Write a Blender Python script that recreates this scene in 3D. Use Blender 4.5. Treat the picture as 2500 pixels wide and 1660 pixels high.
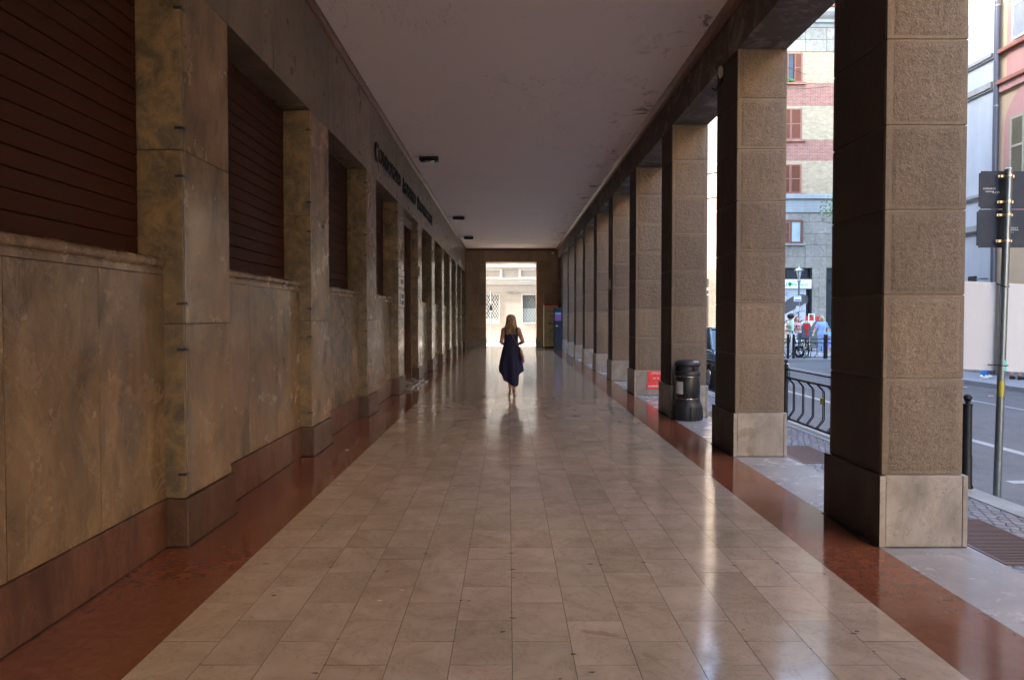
import bpy, bmesh, math, random
from mathutils import Vector, Matrix, Euler, noise
random.seed(7)
R = math.radians
for o in list(bpy.data.objects): bpy.data.objects.remove(o)
SC = bpy.context.scene
COL = SC.collection
# ------------------------------------------------------------------ camera
cam_d = bpy.data.cameras.new("camera"); cam = bpy.data.objects.new("camera", cam_d); COL.objects.link(cam)
cam.location = (0, 0, 1.6)
PITCH = math.atan(39 / 1667.0)
cam.rotation_euler = (R(90) - PITCH, 0, 0)
cam_d.sensor_width = 36; cam_d.sensor_fit = 'HORIZONTAL'; cam_d.lens = 1667.0 / 2500 * 36
cam_d.shift_x = 9 / 2500.0; cam_d.shift_y = -18 / 2500.0
cam_d.clip_start = 0.05; cam_d.clip_end = 3000
SC.camera = cam
# ------------------------------------------------------------------ light
SUN = Vector((-1.0, -0.05, 0.50)).normalized()      # direction TO the sun
w = bpy.data.worlds.new("World"); SC.world = w; w.use_nodes = True
nt = w.node_tree
for n in list(nt.nodes): nt.nodes.remove(n)
sky = nt.nodes.new('ShaderNodeTexSky'); sky.sky_type = 'NISHITA'; sky.sun_disc = False
sky.sun_elevation = math.asin(SUN.z); sky.sun_rotation = math.atan2(SUN.x, SUN.y) % (2 * math.pi)
sky.dust_density = 2.0; sky.air_density = 1.0
bg = nt.nodes.new('ShaderNodeBackground'); bg.inputs[1].default_value = 0.15
wo = nt.nodes.new('ShaderNodeOutputWorld')
nt.links.new(sky.outputs[0], bg.inputs[0]); nt.links.new(bg.outputs[0], wo.inputs[0])
sd = bpy.data.lights.new("sun", 'SUN'); sd.energy = 3.2; sd.angle = R(0.53); sd.color = (1, 0.92, 0.81)
so = bpy.data.objects.new("sun", sd); COL.objects.link(so); so.location = (-30, -5, 40)
so.rotation_euler = (-SUN).to_track_quat('-Z', 'Y').to_euler()
SC.view_settings.view_transform = 'Standard'; SC.view_settings.look = 'None'
SC.view_settings.gamma = 1.0; SC.view_settings.exposure = 4.05
SC.render.engine = 'CYCLES'
SC.cycles.max_bounces = 8; SC.cycles.diffuse_bounces = 6; SC.cycles.glossy_bounces = 4
# ------------------------------------------------------------------ mesh helpers
ORG = {}
class MB:
    def __init__(s): s.v = []; s.f = []; s.m = []; s.r = []
    def face(s, pts, m=0, r=0.5):
        i = len(s.v); s.v += [tuple(p) for p in pts]; s.f.append(tuple(range(i, i + len(pts)))); s.m.append(m); s.r.append(r)
    def add(s, vs, fs, m=0, r=0.5):
        i = len(s.v); s.v += [tuple(p) for p in vs]
        for f in fs: s.f.append(tuple(i + a for a in f)); s.m.append(m); s.r.append(r)
    def box(s, x0, x1, y0, y1, z0, z1, m=0, r=None, b=0.0):
        if r is None: r = random.random()
        if b <= 0:
            vs = [(x0,y0,z0),(x1,y0,z0),(x1,y1,z0),(x0,y1,z0),(x0,y0,z1),(x1,y0,z1),(x1,y1,z1),(x0,y1,z1)]
            s.add(vs, [(3,2,1,0),(4,5,6,7),(0,1,5,4),(1,2,6,5),(2,3,7,6),(3,0,4,7)], m, r)
        else:
            bm = bmesh.new(); bmesh.ops.create_cube(bm, size=1)
            for v in bm.verts: v.co = Vector(((x0+x1)/2+v.co.x*(x1-x0), (y0+y1)/2+v.co.y*(y1-y0), (z0+z1)/2+v.co.z*(z1-z0)))
            bmesh.ops.bevel(bm, geom=bm.edges[:], offset=b, segments=2, affect='EDGES', profile=0.6)
            s.bm(bm, m, r)
    def bm(s, bm, m=0, r=0.5):
        bm.verts.index_update()
        s.add([v.co.copy() for v in bm.verts], [tuple(v.index for v in f.verts) for f in bm.faces], m, r); bm.free()
    def tube(s, pts, rad, n=8, m=0, r=0.5, caps=True, flat=(1, 1)):
        pts = [Vector(p) for p in pts]; k = len(pts)
        rads = rad if isinstance(rad, (list, tuple)) else [rad] * k
        vs = []; prev = None
        for i, p in enumerate(pts):
            d = (pts[min(i+1, k-1)] - pts[max(i-1, 0)]).normalized()
            if prev is None:
                a = Vector((1, 0, 0)) if abs(d.x) < 0.9 else Vector((0, 1, 0))
                u = d.cross(a).normalized()
            else: u = (prev - d * prev.dot(d)).normalized()
            prev = u; w_ = d.cross(u)
            for j in range(n):
                t = 2 * math.pi * j / n
                vs.append(p + (u * math.cos(t) * flat[0] + w_ * math.sin(t) * flat[1]) * rads[i])
        fs = [(i*n+j, i*n+(j+1) % n, (i+1)*n+(j+1) % n, (i+1)*n+j) for i in range(k-1) for j in range(n)]
        if caps: fs += [tuple(range(n-1, -1, -1)), tuple((k-1)*n + j for j in range(n))]
        s.add(vs, fs, m, r)
    def rings(s, rs, n=24, m=0, r=0.5, caps=True):
        """rs: list of (cx,cy,z,rx,ry)"""
        vs = []
        for (cx, cy, z, rx, ry) in rs:
            for j in range(n):
                t = 2*math.pi*j/n; vs.append((cx+math.cos(t)*rx, cy+math.sin(t)*ry, z))
        k = len(rs)
        fs = [(i*n+j, i*n+(j+1) % n, (i+1)*n+(j+1) % n, (i+1)*n+j) for i in range(k-1) for j in range(n)]
        if caps: fs += [tuple(range(n-1, -1, -1)), tuple((k-1)*n + j for j in range(n))]
        s.add(vs, fs, m, r)
    def lathe(s, prof, c=(0, 0, 0), n=32, m=0, r=0.5): s.rings([(c[0], c[1], c[2]+z, q, q) for q, z in prof], n, m, r)
    def ell(s, c, rad, rot=(0, 0, 0), m=0, r=0.5, n=14):
        bm = bmesh.new(); bmesh.ops.create_uvsphere(bm, u_segments=n, v_segments=max(6, n*2//3), radius=1)
        M = Matrix.Translation(c) @ Euler(rot).to_matrix().to_4x4() @ Matrix.Diagonal((*rad, 1))
        bmesh.ops.transform(bm, matrix=M, verts=bm.verts); s.bm(bm, m, r)
    def prism(s, poly, axis, a, b, m=0, r=0.5):
        """poly of 2D points extruded along axis ('x': (y,z), 'y': (x,z), 'z': (x,y)) from a to b"""
        def P(q, t): return (t, q[0], q[1]) if axis == 'x' else ((q[0], t, q[1]) if axis == 'y' else (q[0], q[1], t))
        n = len(poly); vs = [P(q, a) for q in poly] + [P(q, b) for q in poly]
        s.add(vs, [(i, (i+1) % n, n+(i+1) % n, n+i) for i in range(n)] + [tuple(range(n-1, -1, -1)), tuple(range(n, 2*n))], m, r)
    def xf(s, M, i0=0):
        for i in range(i0, len(s.v)): s.v[i] = tuple(M @ Vector(s.v[i]))
    def build(s, name, mats, parent=None, smooth=False, fix=True):
        me = bpy.data.meshes.new(name)
        off = ORG.get(parent.name, Vector()) if parent else Vector()
        me.from_pydata([tuple(Vector(v) - off) for v in s.v], [], s.f)
        if not isinstance(mats, (list, tuple)): mats = [mats]
        for m_ in mats: me.materials.append(m_)
        me.polygons.foreach_set('material_index', s.m)
        if smooth: me.polygons.foreach_set('use_smooth', [True] * len(s.f))
        at = me.attributes.new('rnd', 'FLOAT', 'FACE'); at.data.foreach_set('value', s.r)
        if fix:
            bm = bmesh.new(); bm.from_mesh(me); bmesh.ops.recalc_face_normals(bm, faces=bm.faces); bm.to_mesh(me); bm.free()
        me.update()
        if smooth: me.set_sharp_from_angle(angle=R(40))
        o = bpy.data.objects.new(name, me); COL.objects.link(o)
        if parent: o.parent = parent; ORG[o.name] = off
        return o
def tag(o, label=None, cat=None, group=None, kind=None):
    if label: o['label'] = label
    if cat: o['category'] = cat
    if group: o['group'] = group
    if kind: o['kind'] = kind
    return o
def thing(name, label, cat, loc=(0, 0, 0), group=None):
    o = bpy.data.objects.new(name, None); COL.objects.link(o); o.location = loc; o.empty_display_size = 0.2
    ORG[o.name] = Vector(loc); return tag(o, label, cat, group)
def dup(root, loc, label, group=None, rz=None):
    c = root.copy(); COL.objects.link(c); c.location = loc; c['label'] = label
    if group: c['group'] = group
    if rz is not None: c.rotation_euler.z = rz
    def rec(o, p):
        for ch in [x for x in bpy.data.objects if x.parent == o]:
            d = ch.copy(); COL.objects.link(d); d.parent = p; rec(ch, d)
    rec(root, c); return c
def text_mb(mb, txt, M, m=0, size=1.0, ext=0.0, align='LEFT', width=None, r=0.5):
    cu = bpy.data.curves.new('t', 'FONT'); cu.body = txt; cu.size = size; cu.extrude = ext; cu.align_x = align; cu.resolution_u = 3
    o = bpy.data.objects.new('t', cu); COL.objects.link(o)
    me = bpy.data.meshes.new_from_object(o.evaluated_get(bpy.context.evaluated_depsgraph_get()))
    vs = [v.co.copy() for v in me.vertices]; fs = [tuple(p.vertices) for p in me.polygons]
    if width and vs:
        x0 = min(v.x for v in vs); x1 = max(v.x for v in vs); k = width / (x1 - x0)
        for v in vs: v.x = (v.x - x0) * k
    mb.add([M @ v for v in vs], fs, m, r)
    bpy.data.objects.remove(o); bpy.data.curves.remove(cu); bpy.data.meshes.remove(me)
def frame(o, ex, ey):          # matrix mapping x->ex, y->ey at origin o
    ex = Vector(ex).normalized(); ey = Vector(ey).normalized(); ez = ex.cross(ey)
    M = Matrix.Identity(4)
    for i in range(3): M[i][0] = ex[i]; M[i][1] = ey[i]; M[i][2] = ez[i]; M[i][3] = o[i]
    return M
# ------------------------------------------------------------------ materials
class NT:
    def __init__(s, name):
        s.mat = bpy.data.materials.new(name); s.mat.use_nodes = True; s.t = s.mat.node_tree
        s.b = s.t.nodes['Principled BSDF']
    def n(s, ty, ins={}, **kw):
        q = s.t.nodes.new('ShaderNode' + ty)
        for k, v in kw.items(): setattr(q, k, v)
        for k, v in ins.items():
            if isinstance(v, bpy.types.NodeSocket): s.t.links.new(v, q.inputs[k])
            else: q.inputs[k].default_value = v
        return q
    def math(s, op, a, b=0.5, c=None, clamp=False):
        ins = {0: a, 1: b}
        if c is not None: ins[2] = c
        return s.n('Math', ins, operation=op, use_clamp=clamp).outputs[0]
    def pos(s, scale=(1, 1, 1), rnd=0.0, rot=(0, 0, 0)):
        p = s.n('NewGeometry').outputs['Position']
        if rnd:
            a = s.n('Attribute', attribute_name='rnd').outputs['Fac']
            off = s.n('VectorMath', {0: (rnd, rnd*0.7, rnd*1.3), 'Scale': a}, operation='SCALE').outputs[0]
            p = s.n('VectorMath', {0: p, 1: off}, operation='ADD').outputs[0]
        return s.n('Mapping', {'Vector': p, 'Scale': scale, 'Rotation': rot}).outputs[0]
    def noise(s, vec, scale, detail=5, rough=0.6, dist=0.0):
        return s.n('TexNoise', {'Vector': vec, 'Scale': scale, 'Detail': detail, 'Roughness': rough, 'Distortion': dist}).outputs['Fac']
    def ramp(s, fac, stops, interp='LINEAR'):
        q = s.n('ValToRGB', {'Fac': fac}); e = q.color_ramp; e.interpolation = interp
        while len(e.elements) > 1: e.elements.remove(e.elements[-1])
        for i, (p, c) in enumerate(stops):
            if not isinstance(c, (tuple, list)): c = (c, c, c)
            el = e.elements[0] if i == 0 else e.elements.new(p)
            el.position = p; el.color = (*c[:3], 1)
        return q.outputs[0]
    def mix(s, fac, a, b, mode='MIX'):
        q = s.n('Mix', data_type='RGBA', blend_type=mode)
        for k, v in ((0, fac), (6, a), (7, b)):
            if isinstance(v, bpy.types.NodeSocket): s.t.links.new(v, q.inputs[k])
            else: q.inputs[k].default_value = (*v[:3], 1) if isinstance(v, (tuple, list)) else v
        return q.outputs[2]
    def bump(s, h, strength=0.5, dist=0.01, nrm=None):
        ins = {'Height': h, 'Strength': strength, 'Distance': dist}
        if nrm is not None: ins['Normal'] = nrm
        return s.n('Bump', ins).outputs[0]
    def out(s, **kw):
        for k, v in kw.items():
            k = k.replace('_', ' ')
            if isinstance(v, bpy.types.NodeSocket): s.t.links.new(v, s.b.inputs[k])
            else: s.b.inputs[k].default_value = (*v, 1) if isinstance(v, (tuple, list)) and len(v) == 3 else v
        return s.mat
def simple(name, col, rough=0.5, metal=0.0, var=0.15, ns=8.0, bump=0.0, bs=60, coat=0.0, streak=None):
    q = NT(name); p = q.pos(streak or (1, 1, 1))
    c = q.mix(q.noise(p, ns, 4), tuple(x*(1-var) for x in col), tuple(min(1, x*(1+var)) for x in col))
    kw = dict(Base_Color=c, Metallic=metal, Roughness=q.ramp(q.noise(p, ns*2, 3), [(0.3, max(0.03, rough-0.08)), (0.7, min(1, rough+0.08))]))
    if coat: kw['Coat_Weight'] = coat
    if bump: kw['Normal'] = q.bump(q.noise(q.pos(), bs, 3), bump, 0.003)
    return q.out(**kw)
def marble(name, stops, vein=None, vein2=None, sc=(1, 1, 1), ns=2.0, rough=0.25, tint=0.25, speck=None, rnd=9.0, dirt=0.3, bump=0.1, ior=1.5, dist=1.2, rust=None, dsc=(1, 1, .35), rrange=0.1, waves=0.0, patch=None):
    q = NT(name); p = q.pos(sc, rnd)
    c = q.ramp(q.noise(p, ns, 9, 0.62, dist), stops)
    for vn in (vein, vein2):
        if vn:
            col, vs, wd, amt = vn
            d = q.math('ABSOLUTE', q.math('SUBTRACT', q.noise(p, vs, 6, 0.65, 1.8), 0.5))
            f = q.ramp(d, [(0, amt), (wd, 0.0)])
            c = q.mix(f, c, col)
    if speck:
        col, s_, th, amt = speck
        c = q.mix(q.math('MULTIPLY', q.ramp(q.noise(p, s_, 3, 0.7), [(th, 0.0), (th+0.06, 1.0)]), amt), c, col)
    if patch:
        col, s_, th, amt = patch
        c = q.mix(q.math('MULTIPLY', q.ramp(q.noise(p, s_, 5, 0.6, .6), [(th, 0.0), (th+0.04, 1.0)]), amt), c, col)
    if dirt:
        d = q.ramp(q.noise(q.pos(dsc), 1.6, 7, 0.7, 0.5), [(0.3, 1 - dirt), (0.65, 1.0)])
        c = q.mix(1.0, c, d, 'MULTIPLY')
    a = q.n('Attribute', attribute_name='rnd').outputs['Fac']
    t = q.ramp(a, [(0, (1-tint, 1-tint*.9, 1-tint*1.1)), (0.5, (1, 1, 1)), (0.75, (1-tint*.3, 1-tint*.5, 1-tint*.7)), (1, (1+tint*.4, 1+tint*.4, 1+tint*.5))])
    c = q.mix(1.0, c, t, 'MULTIPLY')
    rr = q.ramp(q.noise(q.pos((1, 1, 1), rnd), 3.0, 8, 0.7), [(0.35, max(0.04, rough-rrange)), (0.7, rough+rrange)])
    kw = dict(Base_Color=c, Roughness=rr, IOR=ior)
    nrm = None
    if waves: nrm = q.bump(q.noise(q.pos((1, .35, 1), rnd), 5.0, 2, 0.5), 1.0, waves)
    if bump: nrm = q.bump(q.noise(p, 30, 5, 0.7), bump, 0.004, nrm)
    if nrm is not None: kw['Normal'] = nrm
    return q.out(**kw)
M = {}
M['tile'] = marble('beige_marble', [(0.3, (.365, .272, .195)), (0.5, (.45, .35, .262)), (0.7, (.515, .41, .315))], vein=((.28, .18, .11), 3.0, .02, .35), vein2=((.50, .41, .32), 6.0, .03, .4),
    speck=((.22, .15, .09), 45, .70, .7), rough=.13, rrange=.06, tint=.11, dirt=.18, bump=0, dsc=(1, 1, 1), ior=1.58, patch=((.27, .17, .085), 1.6, .68, .5))
M['red'] = marble('red_marble', [(0.3, (.165, .050, .024)), (0.5, (.19, .062, .031)), (0.72, (.22, .078, .042))], vein=((.13, .05, .032), 7.0, .02, .2), speck=((.24, .11, .07), 90, .66, .2),
    ns=14, rough=.13, rrange=.05, tint=.14, dirt=.15, bump=0, dsc=(1, 1, 1), ior=1.55)
M['redbase'] = marble('red_marble_base', [(0.3, (.075, .030, .016)), (0.5, (.125, .052, .028)), (0.72, (.19, .09, .052))], vein=((.22, .11, .065), 5.0, .03, .5), vein2=((.08, .04, .03), 9.0, .02, .6),
    sc=(1, 1, .3), ns=5, rough=.38, tint=.3, dirt=.45, bump=.15)
M['white'] = marble('white_marble', [(0.3, (.26, .25, .25)), (0.55, (.32, .31, .305)), (0.75, (.38, .365, .355))], vein=((.30, .27, .25), 2.5, .02, .4), speck=((.2, .16, .12), 60, .68, .6), rough=.25, tint=.1, dirt=.25, bump=.04, dsc=(1, 1, 1))
M['plinth'] = marble('plinth_stone', [(0.3, (.23, .195, .165)), (0.5, (.33, .285, .25)), (0.72, (.40, .355, .32))], vein=((.25, .19, .14), 3.5, .03, .5), speck=((.14, .10, .07), 40, .64, .75), rough=.5, tint=.1, dirt=.5, bump=.25, patch=((.19, .14, .08), 2.2, .62, .6))
GM = [(0.30, (.110, .078, .050)), (0.42, (.195, .130, .072)), (0.54, (.285, .182, .098)), (0.70, (.365, .242, .130))]
M['wall'] = marble('veined_marble', GM, vein=((.40, .29, .18), 2.0, .016, .5), vein2=((.07, .06, .05), 5.0, .010, .5), sc=(1, 1, .55), ns=2.8, rough=.24, tint=.26, dirt=.40, bump=.08, dist=.8, patch=((.15, .075, .04), 1.7, .74, .45))
M['jamb'] = marble('ochre_veined_marble', [(0.3, (.085, .068, .048)), (0.44, (.15, .112, .065)), (0.56, (.25, .165, .080)), (0.72, (.36, .235, .115))], vein=((.30, .21, .12), 2.5, .025, .5), vein2=((.06, .04, .03), 6, .015, .5), ns=4.5, rough=.38, tint=.2, dirt=.35, bump=.2, dist=1.1, patch=((.26, .085, .02), 2.6, .70, .8))
M['frieze'] = marble('grey_marble', [(0.3, (.145, .115, .09)), (0.5, (.215, .165, .120)), (0.72, (.29, .215, .150))], vein=((.28, .21, .15), 2.0, .02, .4), sc=(1, 1, .3), ns=2.2, rough=.35, tint=.35, dirt=.35, bump=.08, dist=1.3, patch=((.15, .07, .04), 2.2, .71, .5))
def granite(name, base, rough_bump=1.0, bscale=26, dist=0.012, dirt=.35):
    q = NT(name); p = q.pos()
    c = q.ramp(q.noise(p, 140, 4, .8), [(0.3, tuple(x*.6 for x in base)), (0.5, base), (0.68, tuple(min(1, x*1.4) for x in base))])
    b1 = q.noise(q.pos((1, 1, 1)), bscale, 3, .55, 1.2)
    c = q.mix(1.0, c, q.ramp(b1, [(0.32, .78), (0.6, 1.08)]), 'MULTIPLY')
    c = q.mix(1.0, c, q.ramp(q.noise(q.pos((1, 1, .3)), 2.0, 7, .7), [(0.3, 1-dirt), (0.65, 1.0)]), 'MULTIPLY')
    c = q.mix(q.ramp(q.noise(q.pos((1, 1, .16)), 7.0, 6, .75), [(.62, 0.), (.72, .35)]), c, (.34, .29, .24))
    c = q.mix(1.0, c, q.ramp(q.n('Attribute', attribute_name='rnd').outputs['Fac'], [(0, (.80, .80, .82)), (.5, 1.0), (1, (1.12, 1.10, 1.05))]), 'MULTIPLY')
    fine = q.noise(p, 170, 3, .7)
    h = q.math('ADD', q.math('MULTIPLY', b1, 1.0), q.math('MULTIPLY', fine, .12))
    return q.out(Base_Color=c, Roughness=.82, Normal=q.bump(h, rough_bump, dist))
M['rough'] = granite('bush_hammered_granite', (.178, .131, .090), .9, 38, .014)
M['endgran'] = granite('end_wall_granite', (.42, .31, .20), .35, 50, .005)
M['smooth'] = granite('smooth_granite', (.185, .138, .097), .35, 60, .004)
M['darkgran'] = granite('shade_darkened_granite', (.070, .054, .041), .5, 40, .006, .4)  # granite coloured darker to paint the shade on inner pillar faces
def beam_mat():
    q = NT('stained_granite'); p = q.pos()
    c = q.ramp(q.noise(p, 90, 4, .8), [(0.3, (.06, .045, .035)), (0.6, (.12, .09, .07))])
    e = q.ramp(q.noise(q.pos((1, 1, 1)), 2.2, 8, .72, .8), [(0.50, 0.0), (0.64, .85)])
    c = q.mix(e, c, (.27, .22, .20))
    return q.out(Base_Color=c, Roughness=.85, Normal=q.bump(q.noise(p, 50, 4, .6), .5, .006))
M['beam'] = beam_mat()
def ceiling_mat():
    q = NT('painted_ceiling')
    c = q.mix(q.noise(q.pos(), .7, 5, .6), (.80, .68, .63), (.86, .75, .70))
    x = q.n('SeparateXYZ', {0: q.n('NewGeometry').outputs['Position']}).outputs[0]
    edge = q.ramp(q.math('DIVIDE', x, 2.6), [(.60, 0.0), (.95, 1.0)])
    st = q.ramp(q.noise(q.pos((1, .7, 1)), 2.6, 9, .72, .6), [(0.54, 0.0), (0.63, 1.0)])
    c = q.mix(q.math('MULTIPLY', q.math('MULTIPLY', st, edge), .85), c, (.12, .09, .08))
    c = q.mix(q.ramp(q.noise(q.pos(), 9, 6, .8), [(.76, 0.), (.79, .5)]), c, (.16, .12, .10))
    d = q.math('ABSOLUTE', q.math('SUBTRACT', q.noise(q.pos((1, .6, 1)), .55, 6, .7, .8), .5))
    c = q.mix(q.math('MULTIPLY', q.ramp(d, [(0, 1.), (.0022, 0.)]), q.ramp(q.noise(q.pos(), .4, 2), [(.45, 0.), (.6, .45)])), c, (.25, .19, .17))
    return q.out(Base_Color=c, Roughness=.9, Normal=q.bump(q.noise(q.pos((.3, 1, 1)), 7, 4), .25, .004))
M['ceiling'] = ceiling_mat()
M['mould'] = simple('reddish_moulding', (.17, .062, .035), .4, var=.3, ns=6, bump=.1)
def shutter_mat(name, col, rough=.5, spec=.5):
    q = NT(name); p = q.pos((1, .5, 12), 5)
    c = q.mix(q.noise(p, 5, 6, .7), tuple(x*.55 for x in col), tuple(x*1.3 for x in col))
    return q.out(Base_Color=c, Roughness=rough, Specular_IOR_Level=spec, Normal=q.bump(q.noise(p, 14, 4), .2, .002))
M['shutter'] = shutter_mat('brown_wood_slats', (.050, .0150, .0065), .6, .15)
M['grout'] = simple('dark_joint', (.03, .024, .02), .9)
M['palejoint'] = simple('pale_mortar', (.22, .18, .14), .9)
M['darkmetal'] = simple('dark_iron', (.025, .025, .028), .5, .6, bump=.1)
M['black'] = simple('black_plastic', (.014, .015, .018), .5, var=.3, ns=4, bump=.15, bs=200)
M['blackbody'] = simple('black_steel', (.011, .011, .012), .36, .0, var=.3, ns=3)
M['steel'] = simple('bright_steel', (.55, .54, .52), .25, 1.0)
M['galv'] = simple('galvanised_pole', (.20, .23, .25), .38, .8, var=.25, ns=14, bump=.1)
M['brass'] = simple('zinc_bracket', (.75, .60, .40), .3, 1.0)
M['signback'] = simple('grey_sign_back', (.020, .027, .042), .75, 0.0, var=.2, ns=5)
M['paper'] = simple('white_board', (.49, .495, .51), .7, var=.05)
M['whitepaint'] = simple('white_paint', (.82, .81, .78), .5, var=.06)
M['sticker'] = simple('teal_sticker', (.15, .55, .50), .5, var=.8, ns=60)
M['yellow'] = simple('yellow_tape', (.45, .37, .03), .5, var=.2)
M['redsign'] = simple('red_enamel', (.62, .015, .02), .3, var=.12)
M['redpaint'] = simple('red_paint', (.55, .03, .03), .4)
M['letter'] = simple('blackened_bronze', (.016, .014, .012), .5, .3)
M['creampl'] = simple('cream_plastic', (.5, .45, .33), .5)
M['green'] = simple('pharmacy_green', (.02, .42, .12), .5)
M['navy'] = simple('navy_lettering', (.05, .07, .18), .5)
def glass_mat(name, col=(.03, .035, .04), rough=.05): return simple(name, col, rough + .05, 0.0, var=.5, ns=2)
M['glass'] = glass_mat('window_glass')
M['glass3'] = simple('grey_reflecting_glass', (.13, .14, .15), .3, var=.6, ns=2.5)
M['glass2'] = simple('pale_window_glass', (.42, .50, .50), .12, var=.3, ns=1.2)
def asphalt():
    q = NT('asphalt'); p = q.pos()
    c = q.ramp(q.noise(p, 220, 3, .8), [(0.3, (.060, .061, .064)), (0.7, (.145, .146, .150))])
    c = q.mix(1.0, c, q.ramp(q.noise(p, .8, 7, .65), [(0.3, .78), (0.7, 1.15)]), 'MULTIPLY')
    d = q.math('ABSOLUTE', q.math('SUBTRACT', q.noise(q.pos((1, .5, 1)), .9, 7, .7, 1.0), .5))
    c = q.mix(q.ramp(d, [(0, .8), (.006, 0.)]), c, (.02, .02, .022))
    return q.out(Base_Color=c, Roughness=.75, Normal=q.bump(q.noise(p, 160, 3), .5, .005))
M['asphalt'] = asphalt()
M['lane'] = simple('worn_lane_paint', (.34, .34, .34), .7, var=.6, ns=25)
M['kerb'] = marble('granite_kerb', [(0.3, (.24, .25, .25)), (0.7, (.36, .37, .37))], speck=((.08, .08, .08), 120, .56, .6), rough=.6, tint=.15, dirt=.3, bump=.3)
M['ground'] = simple('ground_dust', (.12, .11, .10), .9)
M['pave'] = simple('concrete_paving', (.24, .24, .25), .85, var=.25, ns=3, bump=.2)
M['sunpave'] = simple('pale_paving', (.33, .30, .27), .85, var=.2, ns=3, bump=.2)
def cobble():
    q = NT('porphyry_cobbles')
    vec = q.pos((14, 10.5, 1), 0, (0, 0, .5))
    vd = q.n('TexVoronoi', {'Vector': vec, 'Scale': 1.0, 'Randomness': .45}, feature='DISTANCE_TO_EDGE').outputs['Distance']
    vc = q.n('TexVoronoi', {'Vector': vec, 'Scale': 1.0, 'Randomness': .45}).outputs['Color']
    c = q.mix(vc, (.10, .10, .115), (.19, .18, .19))
    c = q.mix(q.ramp(vd, [(.02, 1.), (.09, 0.)]), c, (.025, .022, .02))
    return q.out(Base_Color=c, Roughness=.6, Normal=q.bump(q.ramp(vd, [(0, 0.), (.15, 1.)]), .8, .012))
M['cobble'] = cobble()
M['grate'] = simple('rusty_grating', (.10, .065, .06), .5, .5, var=.35, ns=20)
M['pit'] = simple('dark_pit', (.01, .01, .01), 1)
def plaster(name, col, var=.12, ns=1.5, dirt=.2, rough=.9, lowdirt=None):
    q = NT(name)
    c = q.mix(q.noise(q.pos(), ns, 7, .65, .4), tuple(x*(1-var) for x in col), tuple(min(1, x*(1+var)) for x in col))
    c = q.mix(1.0, c, q.ramp(q.noise(q.pos((1.2, 1.2, .3)), 1.1, 7, .7), [(0.3, 1-dirt), (0.62, 1.)]), 'MULTIPLY')
    return q.out(Base_Color=c, Roughness=rough, Normal=q.bump(q.noise(q.pos(), 40, 5), .25, .004))
M['blue'] = plaster('pale_blue_plaster', (.44, .475, .51), .1, 1.3, .2)
M['stucco'] = plaster('grey_stone_trim', (.33, .33, .32), .15, 3, .3)
M['ochre'] = plaster('ochre_plaster', (.52, .38, .24), .06, .8, .1)
M['orange'] = plaster('orange_plaster', (.50, .25, .12), .06, .8, .1)
M['pink'] = plaster('pink_plaster', (.46, .245, .21), .06, .8, .1)
M['brownpl'] = plaster('brown_cornice', (.30, .12, .08), .1, 2, .1)
M['cream'] = plaster('cream_plaster', (.70, .58, .44), .05, 1, .12)
M['creamstone'] = plaster('cream_stone', (.35, .32, .28), .08, 2, .15)
M['whitepl'] = plaster('white_plaster', (.50, .49, .46), .04, 1, .08)
M['greystone'] = marble('rusticated_stone', [(0.3, (.24, .21, .175)), (0.5, (.33, .29, .245)), (0.7, (.41, .37, .315))], speck=((.10, .10, .10), 9, .60, .5), rough=.8, tint=.2, dirt=.25, bump=.5, ns=5)
def brick(name, c1, c2, mo):
    q = NT(name)
    g = q.n('SeparateXYZ', {0: q.n('NewGeometry').outputs['Position']})
    v = q.n('CombineXYZ', {0: g.outputs[0], 1: g.outputs[2], 2: 0.0}).outputs[0]
    b = q.n('TexBrick', {'Vector': v, 'Scale': 1.0, 'Color1': (*c1, 1), 'Color2': (*c2, 1), 'Mortar': (*mo, 1), 'Mortar Size': .008, 'Brick Width': .26, 'Row Height': .075, 'Bias': 0.0})
    c = q.mix(1.0, b.outputs['Color'], q.ramp(q.noise(q.pos(), 4, 6, .7), [(0.3, .75), (.7, 1.15)]), 'MULTIPLY')
    return q.out(Base_Color=c, Roughness=.85, Normal=q.bump(b.outputs['Fac'], -.6, .01))
M['brickbeige'] = brick('beige_brick', (.46, .33, .195), (.35, .25, .14), (.34, .28, .21))
M['brickred'] = brick('red_brick', (.34, .125, .075), (.27, .095, .055), (.34, .25, .22))
M['shred'] = simple('red_brown_shutter', (.28, .10, .06), .6)
M['shgreen'] = simple('grey_green_shutter', (.33, .31, .22), .6)
M['shblue'] = simple('pale_shutter', (.48, .52, .58), .5)
M['frame_br'] = simple('brown_window_frame', (.16, .055, .03), .5)
M['rooftile'] = simple('clay_tiles', (.38, .20, .13), .8, var=.5, ns=12)
M['leaf'] = simple('leaf', (.07, .16, .02), .5, var=.5, ns=3)
M['bark'] = simple('bark', (.08, .06, .045), .9, var=.4)
M['skin'] = simple('skin', (.42, .20, .12), .5, var=.08)
M['skin2'] = simple('pale_skin', (.52, .30, .21), .5, var=.08)
def hair_mat(name, a, b):
    q = NT(name); c = q.mix(q.ramp(q.noise(q.pos((1, 1, .08)), 60, 3, .6), [(.40, 0.), (.60, 1.)]), a, b)
    return q.out(Base_Color=c, Roughness=.45, Normal=q.bump(q.noise(q.pos((1, 1, .06)), 90, 3), .7, .004))
M['hair'] = hair_mat('blonde_hair', (.07, .042, .020), (.44, .30, .155))
M['hair2'] = hair_mat('light_blonde_hair', (.42, .28, .12), (.62, .46, .25))
M['hair3'] = hair_mat('brown_hair', (.05, .025, .012), (.13, .065, .035))
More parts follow.
